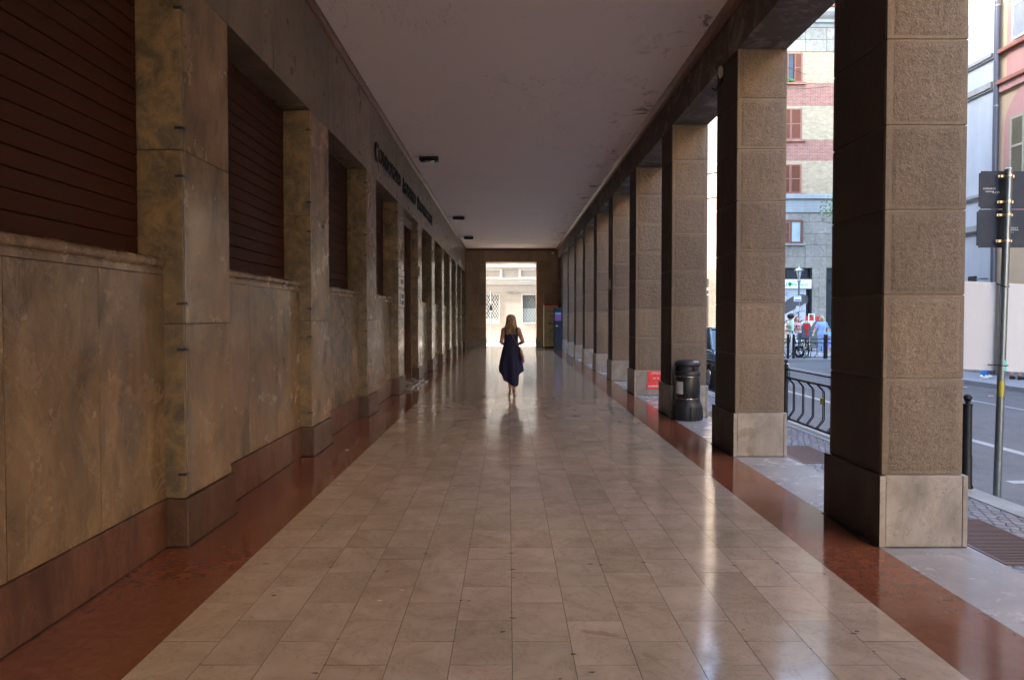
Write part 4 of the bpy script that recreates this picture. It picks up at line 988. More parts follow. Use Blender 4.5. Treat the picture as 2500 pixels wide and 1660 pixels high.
# ------------------------------------------------------------------ street lamp
LX, LY = 14.24, 33.5
t = thing('street_lamp', 'old-fashioned lantern street lamp behind the waste containers', 'street lamp', (LX, LY, 0))
a = MB(); a.lathe([(.14, 0), (.14, .1), (.09, .2), (.08, .8), (.05, .9), (.045, 3.25), (.06, 3.27), (.10, 3.33), (.06, 3.40)], (LX, LY, 0), 16); a.build('post', M['galv'], t, smooth=True)
a = MB()
for j in range(6):
    an = j*math.pi/3; a.tube([(LX+.07*math.cos(an), LY+.07*math.sin(an), 3.42), (LX+.17*math.cos(an), LY+.17*math.sin(an), 3.84)], .012, 5)
a.build('lantern_frame', M['darkmetal'], t)
a = MB(); a.lathe([(.06, 3.42), (.155, 3.83)], (LX, LY, 0), 6); a.build('lantern_glass', simple('frosted_glass', (.5, .5, .48), .2), t)
a = MB(); a.lathe([(.22, 3.84), (.24, 3.86), (.13, 3.98), (.10, 4.0), (.05, 4.06), (.02, 4.08), (.04, 4.10), (.01, 4.13)], (LX, LY, 0), 16); a.build('lantern_cap', M['steel'], t, smooth=True)
t = thing('bus_stop_sign', 'white and blue bus stop plate fixed to the street lamp post', 'sign', (LX, LY-.06, 2.36))
a = MB(); a.box(LX-.27, LX+.08, LY-.09, LY-.06, 2.35, 2.62, b=.006); a.build('plate', M['whitepaint'], t)
a = MB(); a.box(LX-.25, LX+.06, LY-.094, LY-.091, 2.57, 2.60); a.box(LX-.25, LX+.06, LY-.094, LY-.091, 2.38, 2.44); a.build('blue_bands', simple('sign_blue', (.02, .15, .45), .4), t)
a = MB(); a.box(LX-.16, LX-.02, LY-.08, LY-.055, 1.85, 2.12); a.build('timetable', M['paper'], t)
# ------------------------------------------------------------------ far railing
t0 = None
for i, (xa, xb) in enumerate(((10.87, 12.06), (12.12, 14.7), (9.4, 10.66))):
    yy = 26.0
    lab = ['black railing on the far pavement in front of the bicycles', 'black railing on the far pavement running behind the nearest pillar', 'short end section of black railing at the left of the far pavement, by the scooter'][i]
    t = thing('far_railing', lab, 'railing', (xa, yy, 0), 'railings on the far pavement')
    for x in (xa, xb):
        a = MB(); a.lathe([(.05, 0), (.05, .80), (.055, .82), (.02, .84)], (x, yy, 0), 12); a.build('post', M['darkmetal'], t, smooth=True)
        a = MB(); a.ell((x, yy, .88), (.05, .05, .05)); a.build('ball', M['darkmetal'], t, smooth=True)
    for z in (.74, .61, .05):
        a = MB(); a.tube([(xa+.03, yy, z), (xb-.03, yy, z)], .018, 6); a.build('rail', M['darkmetal'], t)
    x = xa+.12; 
    while x < xb-.25:
        a = MB()
        for q in (0, .05): a.tube([(x+q, yy, .60), (x+q+.12, yy, .52), (x+q+.12, yy, .18), (x+q, yy, .06)], .009, 5)
        a.build('baluster', M['darkmetal'], t); x += .32
# ------------------------------------------------------------------ waste containers
def container(o, lab, first):
    t = thing('waste_container', lab, 'waste container', o, 'round-lidded waste containers')
    T = Matrix.Translation(o) @ Matrix.Rotation(R(17), 4, 'Z'); W_ = .84; n = 18; Lc = .95
    pr = [(0, .14), (W_, .14)] + [(W_/2+W_/2*math.cos(math.pi*i/n), .84+.57*math.sin(math.pi*i/n)) for i in range(n+1)]
    a = MB(); a.prism(pr, 'y', .03, Lc-.03); a.xf(T); a.build('body', M['bincream'], t, smooth=True)
    for y in (0, Lc-.03):
        a = MB(); a.prism([(W_/2+(q-W_/2)*1.03, .5+(z-.5)*1.025) for q, z in pr], 'y', y, y+.028); a.xf(T); a.build('end_panel' if (first and y == 0) else 'rim', M['bindark'], t)
    a = MB(); a.box(-.03, -.002, .1, Lc-.1, .80, .84, b=.008); a.xf(T); a.build('handle_rail', M['steel'], t)
    if first: a = MB(); a.box(W_-.30, W_-.10, -.012, -.002, .96, 1.0); a.xf(T); a.build('label', M['whitepaint'], t)
    for q in (.12, W_-.12):
        a = MB(); a.tube([(q-.03, .15, .07), (q+.03, .15, .07)], .068, 12); a.xf(T); a.build('castor', M['rubber'], t)
for i, lab in enumerate(('round-topped container with a charcoal end panel behind the woman in light blue', 'cream round-lidded waste container joined behind the charcoal-ended one', 'cream round-lidded waste container, third back from the charcoal end', 'cream round-lidded waste container at the left end, behind the helmeted person')):
    container((13.93-.30*i, 31.4+.97*i, 0), lab, i == 0)
# red and white barrier blocks behind
for i, (x0, x1, y, lab) in enumerate(((14.79, 14.99, 35.2, 'pale red barrier block at the left above the containers'), (15.30, 15.58, 34.9, 'red block inside the white frame above the containers'), (15.66, 15.93, 34.9, 'plain red block at the right above the waste containers'))):
    t = thing('barrier_block', lab, 'barrier', (x0, y, 0), 'red blocks behind the containers')
    a = MB(); a.box(x0, x1, y, y+.3, .05, 1.62, b=.02); a.build('body', M['redpaint'] if i else M['cpink'], t)
    if i == 1:
        a = MB(); a.box(x0+.02, x0+.06, y-.05, y-.01, 1.4, 1.70); a.box(x1+.02, x1+.07, y-.05, y-.01, 1.3, 1.70); a.box(x0+.02, x1+.07, y-.05, y-.01, 1.70, 1.75); a.build('white_frame', M['whitepaint'], t)
# ------------------------------------------------------------------ people
def remesh(mb, name, mat, parent, vox=.012, it=2, smooth=3):
    o = mb.build(name, mat, None); o.name = 'tmp'
    m = o.modifiers.new('r', 'REMESH'); m.mode = 'VOXEL'; m.voxel_size = vox
    s = o.modifiers.new('s', 'SMOOTH'); s.factor = .5; s.iterations = smooth
    me = bpy.data.meshes.new_from_object(o.evaluated_get(bpy.context.evaluated_depsgraph_get()))
    bpy.data.objects.remove(o)
    off = ORG.get(parent.name, Vector()) if parent else Vector()
    me.transform(Matrix.Translation(-off)); me.polygons.foreach_set('use_smooth', [True]*len(me.polygons))
    me.materials.clear(); me.materials.append(mat)
    q = bpy.data.objects.new(name, me); COL.objects.link(q)
    if parent: q.parent = parent; ORG[q.name] = off
    return q
def limb(mb, pts, rads, n=12):
    """tapered limb with round ends and interpolated rings"""
    mb.tube(pts, rads, n)
    for p, r_ in zip(pts, rads): mb.ell(p, (r_, r_, r_), n=10)
def hand(mb, wrist, d, side, s=1.0, curl=.5, up=Vector((0, 0, 1))):
    """palm, four fingers of unequal length and a thumb; d = direction of the hand"""
    d = Vector(d).normalized(); w_ = Vector(side).normalized(); nrm = d.cross(w_).normalized()
    pc = Vector(wrist) + d*.045*s
    for q in (-1, -.3, .35, 1): mb.tube([Vector(wrist)+w_*.012*q*s, pc+w_*.022*q*s, pc+d*.035*s+w_*.030*q*s], [.014*s, .014*s, .012*s], 8)
    for i, (q, L) in enumerate(((-1, .058), (-.33, .070), (.33, .074), (1, .066))):
        b = pc + d*.035*s + w_*.030*q*s
        p1 = b + (d*math.cos(curl*.5) + nrm*math.sin(curl*.5))*L*.45*s; p2 = p1 + (d*math.cos(curl*1.2)+nrm*math.sin(curl*1.2))*L*.33*s; p3 = p2 + (d*math.cos(curl*1.9)+nrm*math.sin(curl*1.9))*L*.25*s
        mb.tube([b, p1, p2, p3], [.0095*s, .0088*s, .008*s, .0065*s], 7)
    b = Vector(wrist) + d*.02*s + w_*.028*s
    mb.tube([b, b+(d*.5+w_*.7+nrm*.3)*.04*s, b+(d*.8+w_*.7+nrm*.5)*.062*s], [.012*s, .0105*s, .008*s], 7)
def body(mb, h, P, female=True, headyaw=0.0, headpitch=0.0, nohead=False):
    """P: joints in local coords (x right, y forward, z up), h height. One figure."""
    k = h/1.65
    S = lambda *q: tuple(v*k for v in q)
    sh = P.get('sh', .158)*k; z_sh = P.get('zsh', 1.335)*k
    rs = [(0, 0, .80*k, .14*k, .095*k), (0, .0, .88*k, .165*k, .115*k), (0, .005, .95*k, .155*k, .11*k), (0, .01, 1.05*k, .122*k, .088*k), (0, .015, 1.16*k, .135*k, .10*k), (0, .01, 1.26*k, .15*k, .10*k), (0, 0, 1.32*k, .15*k, .082*k), (0, -.005, 1.365*k, .10*k, .06*k), (0, 0, 1.40*k, .055*k, .052*k), (0, .01, 1.46*k, .048*k, .05*k)]
    mb.rings(rs, 20)
    H_ = Vector((0, .022*k, 1.535*k)); E_ = Euler((headpitch, 0, headyaw)).to_matrix()
    def hp(x, y, z): return H_ + E_ @ Vector((x*k, y*k, z*k))
    if not nohead:
        mb.ell(H_, (.072*k, .090*k, .105*k), (headpitch, 0, headyaw), n=18); mb.ell(hp(0, .025, -.06), (.048*k, .058*k, .05*k), (headpitch, 0, headyaw))
        mb.tube([hp(0, .085, .02), hp(0, .105, -.02), hp(0, .088, -.03)], [.008*k, .013*k, .008*k], 8)
        for s_ in (-1, 1): mb.ell(hp(s_*.074, -.005, -.01), (.010*k, .018*k, .03*k), (0, 0, headyaw))
    for s_, e_, w_ in ((-1, P['elL'], P['wrL']), (1, P['elR'], P['wrR'])):
        s0 = Vector((s_*sh, -.005*k, z_sh)); e = Vector(e_)*k; w = Vector(w_)*k
        limb(mb, [s0, s0.lerp(e, .5), e, e.lerp(w, .4), w], [.050*k, .043*k, .037*k, .036*k, .023*k])
        d = (w-e).normalized(); side = Vector((-s_, 0, 0)); side = (side - d*side.dot(d)).normalized()
        hand(mb, w, d, side, k, P.get('curl', .5))
    for s_, kn, an, toe in ((-1, P['knL'], P['anL'], P['toL']), (1, P['knR'], P['anR'], P['toR'])):
        hp_ = Vector((s_*.085*k, 0, .85*k)); kn = Vector(kn)*k; an = Vector(an)*k; toe = Vector(toe)*k
        limb(mb, [hp_, hp_.lerp(kn, .5), kn, kn.lerp(an, .35)+Vector((0, -.012*k, 0)), an], [.088*k, .072*k, .050*k, .050*k, .030*k])
        d = (toe-an); d.normalize(); heel = an - Vector((0, .035*k, .045*k)) if P.get('flat', True) else an + Vector((0, -.03*k, -.035*k))
        up_ = Vector(P['heelL'])*k if (s_ == -1 and 'heelL' in P) else heel
        mb.tube([up_, up_.lerp(toe, .45), up_.lerp(toe, .8), toe], [.030*k, .034*k, .038*k, .022*k], 10, flat=(1, .62)); mb.tube([an, up_], [.030*k, .030*k], 10)
        for q in range(5):
            to_ = toe + Vector(((q-2)*.014*k, (.012 - abs(q-1.2)*.005)*k, -.004*k)); mb.ell(to_, (.009*k, .016*k, .009*k), n=8)
    return hp
def place(root, objs_mb, M4): pass
def person(name, label, loc, yaw, h, P, vox, skin, clothes, extras=None, group=None, headyaw=0, headpitch=0, female=True):
    t = thing(name, label, 'person', loc, group)
    T = Matrix.Translation(loc) @ Matrix.Rotation(yaw, 4, 'Z')
    a = MB(); hp = body(a, h, P, female, headyaw, headpitch); a.xf(T); remesh(a, 'body', skin, t, vox)
    for nm, mat, fn in clothes:
        a = MB(); sm = fn(a, h/1.65, hp, P); a.xf(T)
        if sm == 'r': remesh(a, nm, mat, t, vox*.9, smooth=2)
        else: a.build(nm, mat, t, smooth=True)
    return t, T
STAND = dict(elL=(-.22, -.02, 1.06), elR=(.22, -.02, 1.06), wrL=(-.22, .08, .84), wrR=(.22, .08, .84), knL=(-.09, .02, .46), knR=(.09, .02, .46), anL=(-.09, -.02, .085), anR=(.09, -.02, .085), toL=(-.10, .15, .022), toR=(.10, .15, .022))
# --- the walking woman, seen from behind (faces +Y)
WX, WY = .055, 13.72
PW = dict(STAND); PW.update(sh=.150, elL=(-.195, -.03, 1.085), elR=(.235, -.02, 1.095), wrL=(-.13, .19, 1.02), wrR=(.15, .20, 1.03), knL=(-.050, .02, .47), anL=(-.018, -.14, .20), toL=(-.035, -.05, .022), knR=(.055, .07, .46), anR=(.058, .10, .085), toR=(.085, .27, .022), heelL=(-.016, -.18, .150))
def dress(a, k, hp, P):
    n, mz = 96, 60; vs = []
    def hem(ph):        # ph: 0 = +x (right), pi/2 = forward, pi = left, 3pi/2 = back
        x = math.cos(ph); y = math.sin(ph)
        keys = [(-180, .56), (-165, .52), (-150, .475), (-134, .40), (-128, .33), (-108, .285), (-88, .235), (-68, .205), (-54, .215), (-47, .25), (-43, .36), (-36, .43), (-10, .50), (0, .50), (40, .60), (90, .62), (140, .62), (180, .58)]
        d = math.degrees(math.atan2(y, x))
        for (a0, z0), (a1, z1) in zip(keys[:-1], keys[1:]):
            if a0 <= d <= a1: return z0 + (z1-z0)*(d-a0)/(a1-a0)
        return .58
    prof = [(1.30, .142, .093, 0), (1.24, .146, .104, .0), (1.15, .140, .104, 0), (1.05, .146, .112, 0), (.95, .170, .132, -.003), (.85, .192, .15, -.006), (.70, .215, .165, -.012), (.57, .236, .180, -.012), (.40, .226, .185, -.004), (.30, .216, .18, .0), (.20, .206, .17, .003)]
    def R_(z):
        for (z0, *r0), (z1, *r1) in zip(prof[:-1], prof[1:]):
            if z1 <= z <= z0: t = (z0-z)/(z0-z1); return [p+(q-p)*t for p, q in zip(r0, r1)]
        return list(prof[0][1:]) if z > 1.3 else list(prof[-1][1:])
    for j in range(mz+1):
        t = j/mz
        for i in range(n):
            ph = 2*math.pi*i/n; hz = hem(ph)
            top = 1.30 + .06*abs(math.cos(ph))**3 - (.03 if math.sin(ph) < 0 else .07)*(1-abs(math.cos(ph)))
            z = top + (hz-top)*t
            rx, ry, cx = R_(z); amp = max(0, (1.15-z))*.052
            fold = 1 + amp/ .2*(math.sin(ph*5+1.0+z*1.5)*.5 + math.sin(ph*9+2+z*.8)*.3 + math.sin(ph*14+z*3)*.12) + .006*math.sin(ph*3+z*16)
            vs.append((cx + math.cos(ph)*rx*fold, math.sin(ph)*ry*fold + .0, z))
    a.add(vs, [(j*n+i, j*n+(i+1) % n, (j+1)*n+(i+1) % n, (j+1)*n+i) for j in range(mz) for i in range(n)])
    nv = len(vs)
    for s_ in (-1, 1):       # wide shoulder straps
        a.tube([(s_*.116, -.085, 1.24), (s_*.118, -.080, 1.32), (s_*.118, -.03, 1.386), (s_*.118, .03, 1.378), (s_*.118, .085, 1.30), (s_*.118, .10, 1.22)], .036, 10, flat=(1.0, .35))
    return 'n'
def hair_long(a, k, hp, P):
    n = 64; rs = []
    prof = [(1.642, .02, .02, .0), (1.636, .045, .045, .0), (1.615, .070, .075, -.002), (1.585, .086, .098, -.006), (1.54, .094, .108, -.012), (1.48, .099, .106, -.022), (1.42, .112, .092, -.040), (1.36, .122, .074, -.058), (1.30, .121, .056, -.072), (1.262, .110, .044, -.080), (1.245, .092, .030, -.084)]
    vs = []; m_ = 0
    zs_ = []
    for i in range(len(prof)-1):
        for q in range(4):
            t = q/4; zs_.append([u+(v-u)*t for u, v in zip(prof[i], prof[i+1])])
    zs_.append(list(prof[-1]))
    for (z, rx, ry, cy) in zs_:
        for i in range(n):
            ph = 2*math.pi*i/n; low = max(0, 1.56-z)
            s_ = 1 + .035*math.sin(ph*11+z*9)*min(1, low*6) + .03*math.sin(ph*23+z*5)*min(1, low*6) + .02*math.sin(ph*37)*min(1, low*8)
            y = math.sin(ph)*ry*s_
            if math.sin(ph) > 0 and z < 1.56: y *= .55
            zz = z + (.022*math.sin(ph*7) + .012*math.sin(ph*19+1))*min(1, max(0, (1.34-z)*9))
            vs.append((math.cos(ph)*rx*s_-.004, y+cy+.022, zz))
    L_ = len(zs_)
    a.add(vs, [(j*n+i, j*n+(i+1) % n, (j+1)*n+(i+1) % n, (j+1)*n+i) for j in range(L_-1) for i in range(n)] + [tuple(range(n)), tuple((L_-1)*n+i for i in range(n))])
    for q in range(46):     # separate locks over the shell and loose ends
        ph = math.pi + math.pi*(q+.5)/46 + random.uniform(-.03, .03); pts = []; rr = []
        for (z, rx, ry, cy) in zs_[6::4]:
            pts.append((math.cos(ph)*rx*1.01 + .003*math.sin(z*30+q), math.sin(ph)*ry*1.02+cy+.022, z)); rr.append(.0065)
        pts.append((pts[-1][0]*random.uniform(.93, 1.06), pts[-1][1]+.003, 1.245-random.uniform(0, .03))); rr.append(.002)
        a.tube(pts, rr, 5)
    return 'n'
def sandals(a, k, hp, P):
    for an, to, hl in ((P['anL'], P['toL'], P.get('heelL')), (P['anR'], P['toR'], None)):
        an = Vector(an); to = Vector(to); h0 = Vector(hl) if hl else Vector((an.x, an.y-.035, .035))
        d = Vector((0, 0, -.022)); nrm = Vector((0, -.012, -.012)) if hl else Vector((0, 0, -.020))
        pts = [h0+nrm*1.6, h0.lerp(to, .35)+nrm*1.7, h0.lerp(to, .75)+nrm*1.6, to+Vector((0, .02, -.012))]
        pts = [Vector((q.x, q.y, max(q.z, .008))) for q in pts]
        a.tube(pts, [.032, .035, .046, .032], 12, flat=(1, .25))
        a.tube([(an.x-.034, an.y+.01, an.z), (an.x-.02, an.y-.034, an.z+.01), (an.x+.02, an.y-.034, an.z+.01), (an.x+.034, an.y+.01, an.z)], .005, 6)
        m_ = h0.lerp(to, .7); a.tube([(m_.x-.04, m_.y, m_.z-.01), (m_.x, m_.y+.02, m_.z+.028), (m_.x+.04, m_.y, m_.z-.01)], .006, 6)
    return 'n'
wt, WT = person('person', 'woman walking away in a sleeveless navy dress with an uneven hem and long blonde hair', (WX, WY, 0), 0, 1.65, PW, .0065, M['skin'], [('dress', M['dress'], dress), ('hair', M['hair'], hair_long), ('sandals', M['sandal'], sandals)], headyaw=-.15)
for o in [x for x in bpy.data.objects if x.parent == wt and x.name.startswith('dress')]:
    m_ = o.modifiers.new('solid', 'SOLIDIFY'); m_.thickness = .003
t = thing('shoulder_bag', 'brown leather bag worn crossbody on the walking woman, at her right hip', 'bag', (WX+.2, WY, .9))
a = MB(); a.tube([WT @ Vector(q) for q in ((-.06, .07, 1.375), (-.05, .0, 1.405), (-.03, -.075, 1.36), (.02, -.108, 1.22), (.10, -.112, 1.08), (.165, -.07, .99), (.20, -.03, .96))], .006, 8); a.build('strap', M['leather'], t, smooth=True)
a = MB(); 
for q in range(9):
    z = .74 + .25*q/8; wv = [.03, .045, .05, .052, .05, .045, .038, .028, .015][q]
    for z_ in (0,): pass
a.rings([(WX+.225+.0*q, WY-.0, .735+.25*q/8, [.02, .040, .045, .046, .044, .040, .034, .026, .010][q], [.06, .105, .12, .12, .115, .105, .09, .07, .03][q]) for q in range(9)], 20)
a.v = [(x - (z-.735)*.20, y, z) for x, y, z in a.v]; a.build('pouch', M['leather'], t, smooth=True)
a = MB(); a.ell((WX+.232, WY-.02, .70), (.030, .04, .045), n=12); a.ell((WX+.255, WY-.01, .725), (.02, .03, .025), n=8); a.build('purple_scarf', M['purple'], t, smooth=True)
a = MB(); a.rings([(WX+.212, WY+.01, .545, .008, .02), (WX+.214, WY+.01, .60, .014, .035), (WX+.214, WY+.01, .68, .014, .03)], 12); a.build('hanging_cloth', M['skyblue'], t, smooth=True)
# --- clothing builders for the others
def shirt(len_=.86, sleeve=.55, puff=.014):
    def fn(a, k, hp, P):
        rs = [(0, 0, len_*k, .165*k+puff, .115*k+puff), (0, .0, (len_+.08)*k, .158*k+puff, .11*k+puff), (0, .01, 1.06*k, .130*k+puff, .092*k+puff), (0, .015, 1.16*k, .140*k+puff, .104*k+puff), (0, .01, 1.26*k, .155*k+puff, .104*k+puff), (0, 0, 1.33*k, .150*k+puff, .086*k+puff), (0, -.005, 1.375*k, .10*k+puff, .062*k+puff), (0, .0, 1.40*k, .062*k+puff, .056*k+puff)]
        a.rings(rs, 20)
        for s_, e_, w_ in ((-1, P['elL'], P['wrL']), (1, P['elR'], P['wrR'])):
            s0 = Vector((s_*.15*k, -.005*k, 1.335*k)); e = Vector(e_)*k
            limb(a, [s0, s0.lerp(e, sleeve)], [.050*k+puff, .048*k+puff])
        return 'r'
    return fn
def trousers(to=.12, puff=.012, rad=.05):
    def fn(a, k, hp, P):
        a.rings([(0, 0, .76*k, .14*k+puff, .10*k+puff), (0, 0, .86*k, .165*k+puff, .115*k+puff), (0, 0, .93*k, .155*k+puff, .11*k+puff)], 20)
        for s_, kn, an in ((-1, P['knL'], P['anL']), (1, P['knR'], P['anR'])):
            h0 = Vector((s_*.085*k, 0, .85*k)); kn = Vector(kn)*k; an = Vector(an)*k; e = kn.lerp(an, 1-to)
            limb(a, [h0, h0.lerp(kn, .5), kn, e], [.088*k+puff, .074*k+puff, (rad+.008)*k+puff, rad*.85*k+puff])
        return 'r'
    return fn
def skirt(z0=.93, z1=.45, r1=.24):
    def fn(a, k, hp, P):
        n = 48; vs = []
        for j in range(13):
            t = j/12; z = z0+(z1-z0)*t; rx = .155+(r1-.155)*t
            for i in range(n):
                ph = 2*math.pi*i/n; f_ = 1+.06*t*math.sin(ph*9); vs.append((math.cos(ph)*rx*f_*k, math.sin(ph)*rx*.8*f_*k, z*k))
        a.add(vs, [(j*n+i, j*n+(i+1) % n, (j+1)*n+(i+1) % n, (j+1)*n+i) for j in range(12) for i in range(n)]); return 'n'
    return fn
def hair_short(length=.14, y=-.02):
    def fn(a, k, hp, P):
        a.ell(hp(0, y, .018), (.084*k, .092*k, .104*k), n=16)
        for s_ in (-1, 1): a.tube([hp(s_*.06, -.02, .05), hp(s_*.082, -.01, -.03), hp(s_*.078, -.02, -length)], [.03*k, .028*k, .015*k], 8)
        a.tube([hp(0, -.07, 0), hp(0, -.09, -length*.6), hp(0, -.08, -length)], [.06*k, .05*k, .03*k], 10); return 'r'
    return fn
def face_bits(a, k, hp, P):
    for s_ in (-1, 1): a.ell(hp(s_*.028, .083, .012), (.011*k, .006*k, .006*k), n=8)
    return 'n'
def mouth(a, k, hp, P): a.ell(hp(0, .085, -.055), (.02*k, .006*k, .005*k), n=8); return 'n'
def helmet(a, k, hp, P):
    a.ell(hp(0, -.01, .035), (.125*k, .14*k, .118*k), n=20); return 'n'
def shoes(a, k, hp, P):
    for an, to in ((P['anL'], P['toL']), (P['anR'], P['toR'])):
        an = Vector(an)*k; to = Vector(to)*k; h0 = Vector((an.x, an.y-.04*k, .035*k)); a.tube([h0, h0.lerp(to, .5)+Vector((0, 0, .012*k)), to+Vector((0, .012*k, .005))], [.038*k, .046*k, .032*k], 12, flat=(1, .8)); a.ell(h0+Vector((0, .02*k, .03*k)), (.038*k, .045*k, .045*k))
    return 'n'
FACE = [('eyes', M['eye'], face_bits), ('mouth', M['lip'], mouth)]
# people on the far pavement
P1 = dict(STAND); P1.update(elL=(-.20, .02, 1.12), wrL=(-.13, .16, 1.32), elR=(.24, -.03, 1.1), wrR=(.22, .15, 1.0))
person('person', 'person in a dark helmet and mint green shirt beside the white scooter', (11.55, 27.9, 0), R(65), 1.70, P1, .013, M['skin2'], [('shirt', M['cgreen'], shirt(.80)), ('trousers', M['cwhite'], trousers()), ('helmet', M['blackbody'], helmet), ('shoes', M['whitepaint'], shoes)] + FACE)
P2 = dict(STAND); P2.update(elL=(-.20, .05, 1.10), wrL=(-.06, .22, 1.16), elR=(.20, .05, 1.10), wrR=(.06, .22, 1.16), curl=1.0)
person('person', 'brown-haired woman in a pale pink top looking down at her phone', (12.0, 28.4, 0), R(165), 1.60, P2, .013, M['skin2'], [('top', M['cpink'], shirt(.88, .2)), ('skirt', M['cwhite'], skirt(.95, .28, .26)), ('hair', M['hair3'], hair_short(.2)), ('shoes', M['whitepaint'], shoes)] + FACE, headpitch=-.35)
t = thing('mobile_phone', 'small dark phone held by the brown-haired woman', 'phone', (11.95, 28.14, 1.12)); a = MB(); a.box(11.92, 12.0, 28.13, 28.15, 1.14, 1.24, b=.005); a.build('case', M['redpaint'], t)
P3 = dict(STAND); P3.update(elL=(-.25, .0, 1.08), wrL=(-.22, .10, .86), elR=(.27, -.04, 1.08), wrR=(.38, .06, .90), knL=(-.07, .05, .46), anL=(-.04, .02, .085), toL=(-.05, .19, .022), knR=(.06, -.02, .46), anR=(.05, -.14, .10), toR=(.06, .02, .022))
person('person', 'blonde woman in a light blue blouse and pale jeans walking towards the viewer', (13.02, 28.35, 0), R(180), 1.63, P3, .012, M['skin2'], [('blouse', M['cblue'], shirt(.86, .55, .02)), ('jeans', M['jeans'], trousers(.15, .01)), ('hair', M['hair2'], hair_short(.13)), ('shoes', M['whitepaint'], shoes)] + FACE)
t = thing('handbag', 'pale turquoise handbag hanging at the side of the blonde woman in blue', 'bag', (13.20, 28.1, .9))
a = MB(); a.rings([(13.22, 28.12, .80, .10, .04), (13.22, 28.12, .86, .12, .05), (13.22, 28.12, .98, .10, .04)], 16); a.build('pouch', simple('turquoise_leather', (.35, .55, .58), .5), t, smooth=True)
a = MB(); a.tube([(13.28, 28.16, .97), (13.26, 28.2, 1.15), (13.12, 28.24, 1.38)], .012, 6); a.build('strap', simple('cyan_strap', (.03, .35, .55), .5), t)
PC = dict(STAND)
person('person', 'small child in a blue patterned dress at the edge of the nearest pillar', (13.34, 28.4, 0), R(180), 1.12, PC, .011, M['skin2'], [('dress_top', M['cpattern'], shirt(.86, .3)), ('dress_skirt', M['cpattern'], skirt(.93, .45, .25)), ('hair', M['hair3'], hair_short(.1)), ('shoes', M['whitepaint'], shoes)] + FACE)
P5 = dict(STAND); P5.update(knL=(-.10, .12, .46), anL=(-.10, .16, .085), toL=(-.11, .33, .022), knR=(.10, -.05, .46), anR=(.10, -.20, .085), toR=(.11, -.04, .022))
person('person', 'person in blue jeans and white trainers, mostly hidden by the white board', (12.38, 17.7, 0), R(-75), 1.72, P5, .014, M['skin2'], [('shirt', M['cwhite'], shirt()), ('jeans', M['jeans2'], trousers(.06, .016)), ('hair', M['hair3'], hair_short(.05)), ('trainers', M['whitepaint'], shoes)] + FACE)
P6 = dict(STAND)
person('person', 'bare-legged person in black sandals standing behind the right part of the white board', (12.92, 17.35, 0), R(-60), 1.66, P6, .014, M['skin2'], [('top', M['cwhite'], shirt()), ('skirt', M['cpink'], skirt(.93, .5, .24)), ('hair', M['hair2'], hair_short(.1)), ('sandals', M['sandal'], shoes)] + FACE)
